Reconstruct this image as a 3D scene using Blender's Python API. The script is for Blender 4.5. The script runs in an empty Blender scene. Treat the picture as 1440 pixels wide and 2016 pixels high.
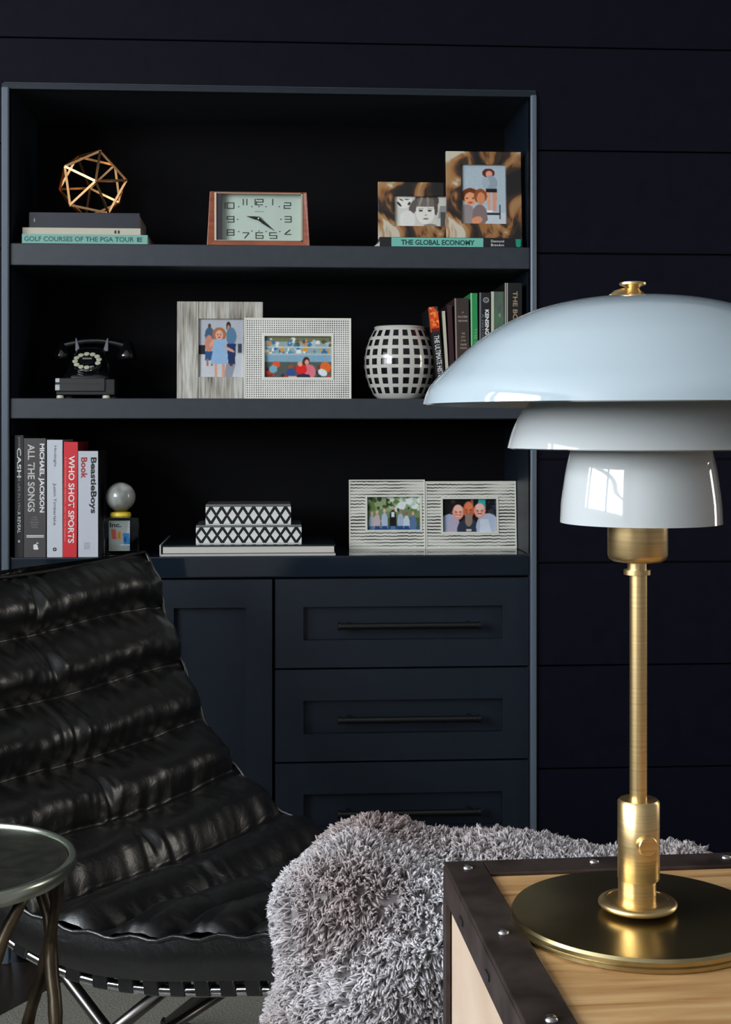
import bpy, bmesh, math, random
import numpy as np
from mathutils import Vector, Matrix, noise

random.seed(7); rng = np.random.default_rng(7)
PI = math.pi; R = math.radians
S = bpy.context.scene
C = S.collection

# ------------------------------------------------------------------ camera
H = 1.12                      # eye height
YAW = R(3.7)
F = 2700.0                    # focal length in pixels of the 1440 px wide frame
CX, HY = 720.0, 843.0         # principal column, horizon row
cam_d = bpy.data.cameras.new('camera'); cam = bpy.data.objects.new('camera', cam_d); C.objects.link(cam)
cam.location = (0, 0, H); cam.rotation_euler = (PI/2, 0, -YAW)
cam_d.sensor_fit = 'HORIZONTAL'; cam_d.sensor_width = 36; cam_d.lens = F/1440*36
cam_d.shift_y = -(1008-HY)/1440
cam_d.clip_start = 0.02; cam_d.clip_end = 60
S.camera = cam
# ------------------------------------------------------------------ view, world
S.view_settings.view_transform = 'Standard'; S.view_settings.look = 'None'
S.view_settings.gamma = 1; S.view_settings.use_curve_mapping = False
S.view_settings.exposure = 0.16
w = bpy.data.worlds.new('sky'); S.world = w; w.use_nodes = True
w.node_tree.nodes['Background'].inputs[0].default_value = (0.62, 0.78, 1.0, 1)
w.node_tree.nodes['Background'].inputs[1].default_value = 0.6
# ------------------------------------------------------------------ daylight through the windows
def area(name, loc, rot, sx, sy, power, col):
    d = bpy.data.lights.new(name, 'AREA'); d.shape = 'RECTANGLE'; d.size = sx; d.size_y = sy
    d.energy = power; d.color = col
    o = bpy.data.objects.new(name, d); C.objects.link(o); o.location = loc; o.rotation_euler = rot
    return o
area('daylight_left', (-2.55, -0.42, 1.84), (0, -PI/2, 0), 1.4, 3.8, 285, (0.91, 0.96, 1.0))
area('daylight_right', (2.85, 1.95, 1.45), (0, PI/2, 0), 1.25, .5, 24, (1.0, 0.93, 0.80))

FW = Vector((math.sin(YAW), math.cos(YAW), 0)); RT = Vector((math.cos(YAW), -math.sin(YAW), 0))
def c2w(X, D, z=0.0):         # metres right of / in front of the eye -> world
    v = RT*X + FW*D; return Vector((v.x, v.y, z))
def W(px, py, Y):             # photo pixel on the plane y=Y -> world x, z
    u = (px-CX)/F
    t = Y/(math.cos(YAW)-u*math.sin(YAW))
    return t*(math.sin(YAW)+u*math.cos(YAW)), H-(py-HY)/F*t

# ------------------------------------------------------------------ materials
def M(name, col, rough=0.5, metal=0.0, **k):
    m = bpy.data.materials.new(name); m.use_nodes = True
    b = m.node_tree.nodes['Principled BSDF']
    b.inputs['Base Color'].default_value = (*col, 1); b.inputs['Roughness'].default_value = rough
    b.inputs['Metallic'].default_value = metal
    for kk, v in k.items():
        b.inputs[kk.replace('_', ' ')].default_value = v
    return m
def nt(m): return m.node_tree.nodes, m.node_tree.links, m.node_tree.nodes['Principled BSDF']
def coords(N, L, scale=(1, 1, 1)):
    t = N.new('ShaderNodeTexCoord'); mp = N.new('ShaderNodeMapping'); mp.inputs['Scale'].default_value = scale
    L.new(t.outputs['Object'], mp.inputs['Vector']); return mp.outputs[0]
def noisetex(N, L, vec, scale, detail=3, dist=0.0):
    n = N.new('ShaderNodeTexNoise'); n.inputs['Scale'].default_value = scale; n.inputs['Detail'].default_value = detail
    n.inputs['Distortion'].default_value = dist
    L.new(vec, n.inputs['Vector']); return n.outputs['Fac']
def ramp(N, L, fac, stops, interp='LINEAR'):
    r = N.new('ShaderNodeValToRGB'); r.color_ramp.interpolation = interp
    e = r.color_ramp.elements
    while len(e) < len(stops): e.new(0.5)
    for i, (p, c) in enumerate(stops): e[i].position = p; e[i].color = (*c, 1)
    L.new(fac, r.inputs['Fac']); return r.outputs[0]
def bump(N, L, b, h, strength=0.3, dist=0.002):
    u = N.new('ShaderNodeBump'); u.inputs['Strength'].default_value = strength; u.inputs['Distance'].default_value = dist
    L.new(h, u.inputs['Height']); L.new(u.outputs[0], b.inputs['Normal'])
def mnoise(name, stops, rough, scale, mapping=(1, 1, 1), detail=3, dist=0, metal=0, bmp=0.0, bd=0.002, **k):
    m = M(name, stops[0][1], rough, metal, **k); N, L, b = nt(m)
    f = noisetex(N, L, coords(N, L, mapping), scale, detail, dist)
    L.new(ramp(N, L, f, stops), b.inputs['Base Color'])
    if bmp: bump(N, L, b, f, bmp, bd)
    return m

NAVY = mnoise('navy_shiplap_paint', [(0.3, (0.0028, 0.0028, 0.0078)), (0.7, (0.0040, 0.0040, 0.0104))], 0.6, 30, bmp=0.25, bd=0.001, Specular_IOR_Level=0.10)
CAB = mnoise('blue_black_cabinet_paint', [(0.3, (0.0066, 0.0118, 0.0205)), (0.7, (0.0082, 0.0142, 0.0240))], 0.45, 40, bmp=0.12, bd=0.0006, Specular_IOR_Level=0.35)
SHELFP = mnoise('shelf_edge_paint', [(0.3, (0.024, 0.031, 0.041)), (0.7, (0.029, 0.037, 0.048))], 0.45, 40, bmp=0.12, bd=0.0006)
RECESS = M('recess_shade_paint', (0.0020, 0.0018, 0.0028), 0.7, Specular_IOR_Level=0.12)  # bookcase paint again, with the recess's shade put into its colour
TOPP = M('glossy_counter_paint', (0.0095, 0.0155, 0.0245), 0.07)
POSTP = M('post_highlight_paint', (0.10, 0.125, 0.16), 0.3)  # grey-blue paint, lightened to carry the posts' bright edge highlight
BLACK = M('black_satin', (0.005, 0.005, 0.006), 0.35)
BLKGLOSS = M('black_bakelite', (0.004, 0.004, 0.005), 0.08, Coat_Weight=0.6)
BRASS = M('brushed_brass', (0.78, 0.56, 0.27), 0.34, 1.0)
N_, L_, b_ = nt(BRASS)
L_.new(ramp(N_, L_, noisetex(N_, L_, coords(N_, L_, (1, 1, 60)), 9, 3), [(0.35, (0.70, 0.49, 0.22)), (0.65, (0.84, 0.62, 0.32))]), b_.inputs['Base Color'])
BRASSD = M('reflection_dimmed_brass', (0.55, 0.43, 0.22), 0.27, 1.0)  # base disc brass; the dark wall's reflection is put into its colour
N_, L_, b_ = nt(BRASSD)
nz = noisetex(N_, L_, coords(N_, L_), 14, 4, 0.6)
L_.new(ramp(N_, L_, nz, [(0.35, (0.36, 0.29, 0.14)), (0.7, (0.58, 0.48, 0.26))]), b_.inputs['Base Color'])
COPPER = M('copper_gold', (0.80, 0.44, 0.20), 0.28, 1.0)
CHROME = M('chrome', (0.8, 0.82, 0.85), 0.1, 1.0)
OPAL = M('opal_glass_skylit', (0.37, 0.44, 0.485), 0.06, Coat_Weight=0.5, Coat_Roughness=0.02)  # same white glass as the lower shades, blue skylight tinted into the colour
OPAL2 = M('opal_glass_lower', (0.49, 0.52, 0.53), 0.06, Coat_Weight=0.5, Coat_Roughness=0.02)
CREAM = M('cream', (0.78, 0.77, 0.68), 0.45)
WHITE = M('white_print', (0.78, 0.80, 0.82), 0.5)
PAGE = mnoise('page_edges', [(0.4, (0.52, 0.50, 0.45)), (0.6, (0.66, 0.64, 0.58))], 0.8, 300, (0.02, 1, 1))
ATTR = M('photo_print', (1, 1, 1), 0.5, Specular_IOR_Level=0.25); N_, L_, b_ = nt(ATTR)
at_ = N_.new('ShaderNodeAttribute'); at_.attribute_name = 'Col'; L_.new(at_.outputs['Color'], b_.inputs['Base Color'])
LEATHER = M('black_leather', (0.003, 0.0028, 0.003), 0.34, Specular_IOR_Level=0.9, Coat_Weight=0.55, Coat_Roughness=0.38)
N_, L_, b_ = nt(LEATHER)
co_ = coords(N_, L_)
n1 = noisetex(N_, L_, co_, 420, 2); n2 = noisetex(N_, L_, co_, 28, 4, 1.2)
mx = N_.new('ShaderNodeMath'); mx.operation = 'MULTIPLY_ADD'; mx.inputs[1].default_value = 0.12
L_.new(n1, mx.inputs[0]); L_.new(n2, mx.inputs[2]); bump(N_, L_, b_, mx.outputs[0], 0.35, 0.005)
WOODT = M('tan_oak_boards', (0.45, 0.33, 0.19), 0.5); N_, L_, b_ = nt(WOODT)
g1 = noisetex(N_, L_, coords(N_, L_, (1.5, 14, 14)), 4, 6, 0.8)
L_.new(ramp(N_, L_, g1, [(0.28, (0.13, 0.055, 0.015)), (0.38, (0.40, 0.205, 0.075)), (0.58, (0.55, 0.325, 0.14)), (0.8, (0.66, 0.46, 0.25))]), b_.inputs['Base Color'])
bump(N_, L_, b_, g1, 0.15, 0.001)
WOODP = mnoise('pale_side_board', [(0.3, (0.52, 0.38, 0.27)), (0.55, (0.66, 0.51, 0.39)), (0.8, (0.72, 0.58, 0.46))], 0.55, 3, (8, 1.5, 1.2), 5, 0.8)
IRON = mnoise('dark_brown_iron', [(0.35, (0.035, 0.023, 0.020)), (0.65, (0.085, 0.062, 0.054))], 0.42, 30, metal=0.55, bmp=0.3)
BRONZE = mnoise('dark_bronze', [(0.35, (0.028, 0.020, 0.012)), (0.65, (0.075, 0.055, 0.030))], 0.38, 25, metal=0.6, bmp=0.4, bd=0.003)
TRAY = mnoise('table_top_patina', [(0.35, (0.018, 0.019, 0.014)), (0.65, (0.034, 0.034, 0.026))], 0.45, 60, metal=0.3, bmp=0.3)
TRAYRIM = M('pale_bronze_rim', (0.42, 0.46, 0.38), 0.25, 0.9)
REDWOOD = mnoise('red_mahogany', [(0.35, (0.26, 0.065, 0.032)), (0.65, (0.38, 0.105, 0.05))], 0.3, 8, (1.5, 10, 10), 4, 0.5)
FLOORM = mnoise('dark_floor_boards', [(0.3, (0.020, 0.014, 0.010)), (0.7, (0.045, 0.032, 0.024))], 0.35, 5, (12, 1, 1), 4, 0.4)
RUGM = mnoise('grey_rug', [(0.3, (0.24, 0.23, 0.19)), (0.7, (0.34, 0.33, 0.28))], 0.95, 220, bmp=0.8, bd=0.004)
CEIL = M('white_ceiling', (0.62, 0.63, 0.64), 0.8)
PLASTER = M('grey_plaster', (0.20, 0.20, 0.21), 0.8)
GLASS = bpy.data.materials.new('window_pane'); GLASS.use_nodes = True
gn = GLASS.node_tree.nodes; gl = GLASS.node_tree.links; gn.clear()
tr = gn.new('ShaderNodeBsdfTransparent'); gs = gn.new('ShaderNodeBsdfGlossy'); mxs = gn.new('ShaderNodeMixShader'); oo = gn.new('ShaderNodeOutputMaterial')
mxs.inputs[0].default_value = 0.06; gs.inputs['Roughness'].default_value = 0.02
gl.new(tr.outputs[0], mxs.inputs[1]); gl.new(gs.outputs[0], mxs.inputs[2]); gl.new(mxs.outputs[0], oo.inputs[0])

_mc = {}
def flat(col, rough=0.5):     # plain print / cloth colour given in sRGB 0..255
    k = (col, rough)
    if k not in _mc:
        _mc[k] = M('print_%02x%02x%02x' % col, tuple((c/255/12.92 if c/255 <= .04045 else ((c/255+.055)/1.055)**2.4) for c in col), rough)
    return _mc[k]

# ------------------------------------------------------------------ mesh helpers
class MB:
    def __init__(s): s.v = []; s.f = []
    def add(s, v, f):
        o = len(s.v); s.v += [tuple(p) for p in v]; s.f += [tuple(i+o for i in q) for q in f]; return s
    def box(s, x0, x1, y0, y1, z0, z1, m=None):
        v = [(x, y, z) for z in (z0, z1) for y in (y0, y1) for x in (x0, x1)]
        if m is not None: v = [m @ Vector(p) for p in v]
        return s.add(v, [(0, 2, 3, 1), (4, 5, 7, 6), (0, 1, 5, 4), (2, 6, 7, 3), (0, 4, 6, 2), (1, 3, 7, 5)])
    def lathe(s, prof, n=48, c=(0, 0, 0), m=None):     # prof: (radius, z) open polyline; radius 0 ends close
        v = []; ring = []
        for r, z in prof:
            if r < 1e-6: ring.append([len(v)]); v.append((c[0], c[1], c[2]+z))
            else:
                ring.append(list(range(len(v), len(v)+n)))
                v += [(c[0]+r*math.cos(2*PI*i/n), c[1]+r*math.sin(2*PI*i/n), c[2]+z) for i in range(n)]
        f = []
        for a, b in zip(ring[:-1], ring[1:]):
            for i in range(n):
                j = (i+1) % n
                if len(a) == 1 and len(b) == 1: continue
                if len(a) == 1: f.append((a[0], b[j], b[i]))
                elif len(b) == 1: f.append((a[i], a[j], b[0]))
                else: f.append((a[i], a[j], b[j], b[i]))
        if m is not None: v = [m @ Vector(p) for p in v]
        return s.add(v, f)
    def tube(s, pts, r, n=10, cap=True):
        pts = [Vector(p) for p in pts]; k = len(pts)
        rr = r if isinstance(r, (list, tuple)) else [r]*k
        v = []; up = None
        for i in range(k):
            t = (pts[min(i+1, k-1)]-pts[max(i-1, 0)]).normalized()
            if up is None:
                up = t.orthogonal().normalized()
            else:
                up = (up - t*up.dot(t)).normalized()
            b = t.cross(up)
            for j in range(n):
                a = 2*PI*j/n; v.append(pts[i]+(up*math.cos(a)+b*math.sin(a))*rr[i])
        f = [(i*n+j, i*n+(j+1) % n, (i+1)*n+(j+1) % n, (i+1)*n+j) for i in range(k-1) for j in range(n)]
        if cap: f += [tuple(range(n-1, -1, -1)), tuple(range((k-1)*n, k*n))]
        return s.add(v, f)
    def prism(s, poly, y0, y1):                        # xz polygon (ccw seen from -y) pulled along y
        n = len(poly); v = [(x, y0, z) for x, z in poly]+[(x, y1, z) for x, z in poly]
        f = [tuple(range(n)), tuple(range(2*n-1, n-1, -1))]+[(i, i+n, (i+1) % n+n, (i+1) % n) for i in range(n)]
        return s.add(v, f)
    def build(s, name, mat, parent=None, loc=None, rot=None, smooth=False, bevel=0, seg=2, recalc=True):
        me = bpy.data.meshes.new(name); me.from_pydata(s.v, [], s.f); me.validate()
        if recalc:
            bm = bmesh.new(); bm.from_mesh(me); bmesh.ops.recalc_face_normals(bm, faces=bm.faces); bm.to_mesh(me); bm.free()
        me.materials.append(mat)
        if smooth is True: me.polygons.foreach_set('use_smooth', [True]*len(me.polygons))
        elif smooth:
            bm = bmesh.new(); bm.from_mesh(me)
            for q in bm.faces: q.smooth = True
            for e in bm.edges:
                if len(e.link_faces) == 2 and e.calc_face_angle(0) > R(smooth): e.smooth = False
            bm.to_mesh(me); bm.free()
        return link(name, me, parent, loc, rot, bevel, seg)
def link(name, me, parent=None, loc=None, rot=None, bevel=0, seg=2):
    o = bpy.data.objects.new(name, me); C.objects.link(o)
    if parent is not None: o.parent = parent
    if loc is not None: o.location = loc
    if rot is not None: o.rotation_euler = rot
    if bevel:
        b = o.modifiers.new('bevel', 'BEVEL'); b.width = bevel; b.segments = seg; b.limit_method = 'ANGLE'; b.angle_limit = R(40)
    return o
def box(name, x0, x1, y0, y1, z0, z1, mat, parent=None, bevel=0, **k):
    return MB().box(x0, x1, y0, y1, z0, z1).build(name, mat, parent, bevel=bevel, **k)
def tag(o, label=None, cat=None, group=None, kind=None):
    if label: o['label'] = label
    if cat: o['category'] = cat
    if group: o['group'] = group
    if kind: o['kind'] = kind
    return o
def thing(name, label, cat, loc=(0, 0, 0), rot=(0, 0, 0), group=None):
    o = bpy.data.objects.new(name, None); C.objects.link(o); o.empty_display_size = 0.05
    o.location = loc; o.rotation_euler = rot; return tag(o, label, cat, group)
def struct(o): o['kind'] = 'structure'; return o
def sempty(name):
    o = bpy.data.objects.new(name, None); C.objects.link(o); o['kind'] = 'structure'; return o

_dg = None
def text(parent, s, cen, right, up, L, Hh, mat, bold=0.0, name='lettering', th=0.0003, align='C'):
    """lettering fitted into an L x Hh box, laid flat on the surface (right/up = reading directions)"""
    cu = bpy.data.curves.new('t', 'FONT'); cu.body = s; cu.offset = bold; cu.resolution_u = 3; cu.fill_mode = 'FRONT'
    ob = bpy.data.objects.new('t', cu)
    me = ob.to_mesh(); me2 = me.copy(); ob.to_mesh_clear()
    bpy.data.objects.remove(ob); bpy.data.curves.remove(cu)
    n = len(me2.vertices)
    if n == 0: return None
    a = np.empty(n*3, dtype=np.float32); me2.vertices.foreach_get('co', a); a = a.reshape(-1, 3)
    lo = a.min(0); hi = a.max(0); c = (lo+hi)/2
    right = Vector(right).normalized(); up = Vector(up).normalized(); nor = right.cross(up); cen = Vector(cen)
    sx = L/(hi[0]-lo[0]); sy = Hh/max(hi[1]-lo[1], 1e-6)
    x = (a[:, 0]-c[0])*sx; y = (a[:, 1]-c[1])*sy
    out = np.outer(x, np.array(right))+np.outer(y, np.array(up))+np.array(cen+nor*th)
    me2.vertices.foreach_set('co', out.astype(np.float32).ravel()); me2.update()
    me2.materials.clear(); me2.materials.append(mat)
    return link(name, me2, parent)

class Print:                  # a small flat colour print: grid of coloured faces
    def __init__(s, w, h, bg):
        s.w, s.h = w, h; s.a = np.zeros((h, w, 3)); s.a[:] = np.array(bg)/255
        s.yy, s.xx = np.mgrid[0:h, 0:w]; s.xx = (s.xx+.5)/w; s.yy = (s.yy+.5)/h
    def put(s, m, c): s.a[m] = np.array(c)/255; return s
    def ell(s, cx, cy, rx, ry, c, rot=0):
        x = s.xx-cx; y = s.yy-cy
        if rot:
            asp = s.w/s.h; a = R(rot); xr = (x*asp*math.cos(a)+y*math.sin(a))/asp; yr = -x*asp*math.sin(a)+y*math.cos(a); x, y = xr, yr
        return s.put((x/rx)**2+(y/ry)**2 < 1, c)
    def rect(s, x0, y0, x1, y1, c): return s.put((s.xx > x0) & (s.xx < x1) & (s.yy > y0) & (s.yy < y1), c)
    def quad(s, y0, y1, a0, a1, b0, b1, c):   # trapezoid: at y0 spans a0..a1, at y1 spans b0..b1
        t = (s.yy-y0)/(y1-y0)
        return s.put((t > 0) & (t < 1) & (s.xx > a0+(b0-a0)*t) & (s.xx < a1+(b1-a1)*t), c)
    def spots(s, n, x0, y0, x1, y1, cols, r0, r1, seed=1):
        g = random.Random(seed)
        for _ in range(n):
            r = g.uniform(r0, r1); s.ell(g.uniform(x0, x1), g.uniform(y0, y1), r*g.uniform(.6, 1.4), r*s.w/s.h*g.uniform(.6, 1.2), g.choice(cols))
        return s
    def build(s, parent, x0, x1, z0, z1, y, name='photo_print'):
        w_, h_ = s.w, s.h
        X = np.linspace(x0, x1, w_+1); Z = np.linspace(z1, z0, h_+1)
        v = [(X[i], y, Z[j]) for j in range(h_+1) for i in range(w_+1)]
        f = [((j+1)*(w_+1)+i, (j+1)*(w_+1)+i+1, j*(w_+1)+i+1, j*(w_+1)+i) for j in range(h_) for i in range(w_)]
        me = bpy.data.meshes.new(name); me.from_pydata(v, [], f)
        at = me.color_attributes.new('Col', 'FLOAT_COLOR', 'CORNER')
        for _ in range(1):         # soften the print a little and give it grain
            q_ = np.pad(s.a, ((1, 1), (1, 1), (0, 0)), 'edge')
            s.a = .4*s.a+.15*(q_[:-2, 1:-1]+q_[2:, 1:-1]+q_[1:-1, :-2]+q_[1:-1, 2:])
        s.a = np.clip(s.a*(1+rng.normal(size=s.a.shape[:2])[..., None]*.018), 0, 1); s.a = np.clip((s.a-.5)*1.12+.5, 0, 1)
        lin = np.where(s.a <= .04045, s.a/12.92, ((s.a+.055)/1.055)**2.4).reshape(-1, 3)
        buf = np.ones((w_*h_, 4, 4)); buf[:, :, :3] = lin[:, None, :]
        at.data.foreach_set('color', buf.astype(np.float32).ravel())
        me.materials.append(ATTR); return link(name, me, parent)

# =================================================================== ROOM SHELL
YW = 2.90                                            # face of the shiplap wall
XL, XR = -2.3, 2.6; YB = -3.2; ZC = 2.7
bx0, zt = W(19, 176, YW); bx1, _ = W(1044, 176, YW)   # opening of the recess
zt = W(530, 181, YW)[1]
px0 = W(4, 800, YW)[0]; px1 = W(1056, 800, YW)[0]     # outer edges of the posts
YR = YW+0.33                                          # back of the recess
floor = struct(box('floor', XL-.1, XR+.1, YB-.1, YW+.5, -.05, 0, BLACK))
nb = 26
bw = (XR-XL)/nb
for i in range(nb):
    struct(box('floor_board', XL+i*bw+.001, XL+(i+1)*bw-.001, YB, YW+.0, 0.0, .006, FLOORM, floor))
struct(box('ceiling', XL-.1, XR+.1, YB-.1, YW+.1, ZC, ZC+.05, CEIL))
wall = sempty('wall_back')
def wb(x0, x1, z0, z1): struct(box('backing', x0, x1, YW+.019, YW+.06, z0, z1, BLACK, wall))
struct(box('recess_backing', px0-.05, px1+.05, YR+.02, YR+.06, 0, ZC, BLACK, wall)); wb(XL, px0, 0, ZC); wb(px1, XR, 0, ZC); wb(px0, px1, zt+.012, ZC)
ph = 204.8/F*YW/math.cos(YAW)*1.0
zs = W(1250, 1107, YW)[1]
zs -= math.ceil(zs/ph)*ph
z = zs
while z < ZC:
    a, b = max(z, 0)+.0016, min(z+ph, ZC)-.0016
    if b-a > .02:
        if a > zt: struct(box('plank', XL, XR, YW, YW+.018, a, b, NAVY, wall, bevel=.0012, seg=1))
        else:
            if b > zt+.03:             # the board notched around the top of the opening
                o_ = [(XL, a), (px0-.001, a), (px0-.001, zt+.012), (px1+.001, zt+.012), (px1+.001, a), (XR, a), (XR, b), (XL, b)]
                struct(MB().prism(o_, YW, YW+.018).build('plank', NAVY, wall))
            else:
                struct(box('plank', XL, px0-.001, YW, YW+.018, a, b, NAVY, wall, bevel=.0012, seg=1))
                struct(box('plank', px1+.001, XR, YW, YW+.018, a, b, NAVY, wall, bevel=.0012, seg=1))
    z += ph
# left wall with one wide window (four openings), rear wall and right wall with a window each
def window_wall(name, axis, c, u0, u1, holes, mat, n0):
    """axis 'x': wall plane x=c running along y; axis 'y': plane y=c running along x. holes: (u0,u1,z0,z1,cols,rows)"""
    wl = sempty(name); sg = -1 if c < 0 else 1; t = .1
    def b(nm, a0, a1, z0, z1, m, par, d0=0.0, d1=t, bev=0):
        lo, hi = sorted((c+sg*d0, c+sg*d1))
        if axis == 'x': return struct(box(nm, lo, hi, a0, a1, z0, z1, m, par, bevel=bev))
        return struct(box(nm, a0, a1, lo, hi, z0, z1, m, par, bevel=bev))
    us = u0
    for h in holes:
        b('wall_panel', us, h[0], 0, ZC, mat, wl)
        b('wall_panel', h[0], h[1], 0, h[2], mat, wl); b('wall_panel', h[0], h[1], h[3], ZC, mat, wl)
        us = h[1]
    b('wall_panel', us, u1, 0, ZC, mat, wl)
    for k, (a0, a1, z0, z1, cols, rows) in enumerate(holes):
        wn = sempty('window_%d' % (n0+k)); fr = .045
        b('window_frame', a0, a0+fr, z0, z1, BLACK, wn, .02, .08); b('window_frame', a1-fr, a1, z0, z1, BLACK, wn, .02, .08)
        b('window_frame', a0+fr, a1-fr, z0, z0+fr, BLACK, wn, .02, .08); b('window_frame', a0+fr, a1-fr, z1-fr, z1, BLACK, wn, .02, .08)
        for u in cols:
            b('mullion', u-.085, u+.085, z0+fr, z1-fr, BLACK, wn, .03, .07)
        for i in range(1, rows):
            zz = z0+(z1-z0)*i/rows; b('glazing_bar', a0+fr, a1-fr, zz-.05, zz+.05, BLACK, wn, .03, .07)
        b('pane', a0+fr, a1-fr, z0+fr, z1-fr, GLASS, wn, .048, .052)
window_wall('wall_left', 'x', XL, YB, YW+.1, [(-2.3, 1.47, 1.16, 2.52, (-.27, 1.21), 2)], PLASTER, 1)
window_wall('wall_front', 'y', YB, XL, XR, [], M('pale_plaster', (.55, .54, .52), .8), 2)
window_wall('wall_right', 'x', XR, YB, YW+.1, [(1.75, 2.15, .9, 2.0, (), 2)], PLASTER, 2)

# =================================================================== BUILT-IN BOOKCASE
def zpx(py, Y=YW, px=531): return W(px, py, Y)[1]
T1, T1b = zpx(482.5), zpx(526); T2, T2b = zpx(784.5), zpx(824.5); T3, T3b = zpx(1095), zpx(1137)
bc = thing('built_in_bookcase', 'blue-black painted built-in bookcase recess with two thick shelves between posts', 'bookcase', ((bx0+bx1)/2, YW, 0))
cx = (bx0+bx1)/2
box('side_panel', bx0-cx-.012, bx0-cx, .0, .33, T3, zt, CAB, bc)
box('side_panel', bx1-cx, bx1-cx+.012, .0, .33, T3, zt, CAB, bc)
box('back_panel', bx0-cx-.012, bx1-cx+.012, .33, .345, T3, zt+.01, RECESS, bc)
box('top_panel', bx0-cx-.012, bx1-cx+.012, .0, .33, zt, zt+.012, SHELFP, bc)
tag(box('header_strip', px0-cx, px1-cx, -.004, .0, zt-.003, zt+.010, CAB, bc, bevel=.001), 'slim header strip along top of opening')
for a, b in ((T1, T1b), (T2, T2b)):
    box('shelf', bx0-cx+.0005, bx1-cx-.0005, .0, .33, b, a, SHELFP, bc, bevel=.002)
for s_, a, b in ((-1, px0-cx, bx0-cx), (1, bx1-cx, px1-cx)):
    box('post', a, b, -.010, .018, 0.006, zt+.001, POSTP, bc, bevel=.003)

ct = tag(box('countertop', bx0+.0005, bx1-.0005, YW, YW+.33, T3b, T3, TOPP, bevel=.003), 'glossy blue-black countertop slab spanning the base of the bookcase', 'countertop')

# base cabinets ------------------------------------------------------
def shaker(name, x0, x1, z0, z1, rx0, rx1, rz0, rz1, par, d=.016):
    """slab front face y=-.02..0 with recessed centre panel"""
    b = MB(); y0, y1 = -.02, 0
    b.box(x0, rx0, y0, y1, z0, z1); b.box(rx1, x1, y0, y1, z0, z1)
    b.box(rx0, rx1, y0, y1, z0, rz0); b.box(rx0, rx1, y0, y1, rz1, z1)
    fr = b.build(name, CAB, par)
    box('recessed_panel', rx0-.001, rx1+.001, y0+d, y1-.001, rz0-.001, rz1+.001, CAB, fr)
    return fr
YC = YW+.022
xg0, xg1 = W(537, 1300, YW)[0], W(543, 1300, YW)[0]
zd0 = zpx(1141)
def base(name, label, x0, x1):
    t = thing(name, label, 'cabinet', ((x0+x1)/2, YC, 0)); c = (x0+x1)/2
    box('carcass', x0-c, x1-c, 0, .3, .09, T3b-.0005, RECESS, t)
    box('toe_kick', x0-c, x1-c, .04, .06, .006, .09, RECESS, t)
    return t, c
t, c = base('base_cabinet', 'lower cabinet with shaker drawers and dark bar pulls', xg0+.0005, bx1-.0003)
dl, dr = xg1-c-.001, W(1042, 1300, YW)[0]-c
r0, r1 = W(598, 1300, YW)[0]-c, W(990, 1300, YW)[0]-c
for (ya, yb, ra, rb) in ((1141, 1316, 1196, 1262), (1320, 1501, 1381, 1447), (1505, 1687, 1566, 1632), (1691, 1800, 1722, 1768)):
    d = shaker('drawer', dl, dr, zpx(yb), zpx(ya), r0, r1, zpx(rb), zpx(ra), t)
    hm = (ra+rb)/2+4; hz = zpx(hm); h0, h1 = W(668, 1300, YW)[0]-c, W(942, 1300, YW)[0]-c
    hb = MB().tube([(h0, -.034, hz), (h1, -.034, hz)], .0068, 12)
    for q in (h0+.02, h1-.02): hb.tube([(q, -.002, hz), (q, -.034, hz)], .006, 10)
    for q in (h0, h1): hb.lathe([(0, -.004), (.0085, -.003), (.0085, .003), (0, .004)], 12, m=Matrix.Translation((q, -.034, hz)) @ Matrix.Rotation(PI/2, 4, 'Y'))
    hb.build('handle', BLACK, d, smooth=50)
t, c = base('base_cabinet', 'lower cabinet with plain shaker doors behind the leather chair', bx0+.0003, xg0+.0002)
for (x0, x1, a0, a1, hx) in ((286, 536, 342, 484, 300), (21, 282, 74, 230, 268)):
    d = shaker('door', W(x0, 1300, YW)[0]-c, W(x1, 1300, YW)[0]-c, .1, zd0, W(a0, 1300, YW)[0]-c, W(a1, 1300, YW)[0]-c, .16, zpx(1196), t)

# =================================================================== BOOKS
def book(name, label, mat, w_, h_, d_, loc, rot=(0, 0, 0), group='books', side=None, page=PAGE, cov=.0025):
    """local frame: spine at y=0 facing -y, thickness along x (0..w), height along z, depth along +y"""
    t = thing(name, label, 'book', loc, rot, group)
    b = MB().box(-w_/2, w_/2, 0, cov, 0, h_); q = b if side is None else MB()
    q.box(-w_/2, -w_/2+cov, cov, d_, 0, h_); q.box(w_/2-cov, w_/2, cov, d_, 0, h_)
    b.build('cover' if side is None else 'spine', mat, t)
    if side is not None: q.build('cover', side, t)
    box('page_block', -w_/2+cov, w_/2-cov, cov, d_-.004, .003, h_-.003, page, t)
    return t
def spine(bk, s, u, v, L, Hh, mat, bold=0.0):   # u: across spine (x), v: height centre (z); reads top to bottom
    return text(bk, s, (u, -.0001, v), (0, 0, -1), (1, 0, 0), L, Hh, mat, bold)
K = YW/F/math.cos(YAW)                           # metres per photo pixel at the shelf front
def upright(name, label, xa, xb, ytop, mat, Y, zb, d_=.19, lean=0.0, group='upright books', page=PAGE, side=None):
    x0, z1 = W(xa, ytop, Y); x1, _ = W(xb, ytop, Y)
    return book(name, label, mat, x1-x0, z1-zb, d_, ((x0+x1)/2, Y, zb), (0, lean, 0), group, page=page, side=side), x1-x0, z1-zb
Yb = YW+.012
G1 = 'upright books at the left end of the cabinet top'
bk, w_, h_ = upright('book', 'thin black book with worn title letters, first upright from left post', 29, 46, 857, flat((22, 19, 20)), Yb, T3, group=G1)
gr = flat((150, 145, 140)); wh = flat((235, 235, 232))
spine(bk, 'CASH', 0, h_*.775, .062, .0085, wh, .02)
spine(bk, 'JOHNNY', 0, h_*.92, .034, .0055, gr)
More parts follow.
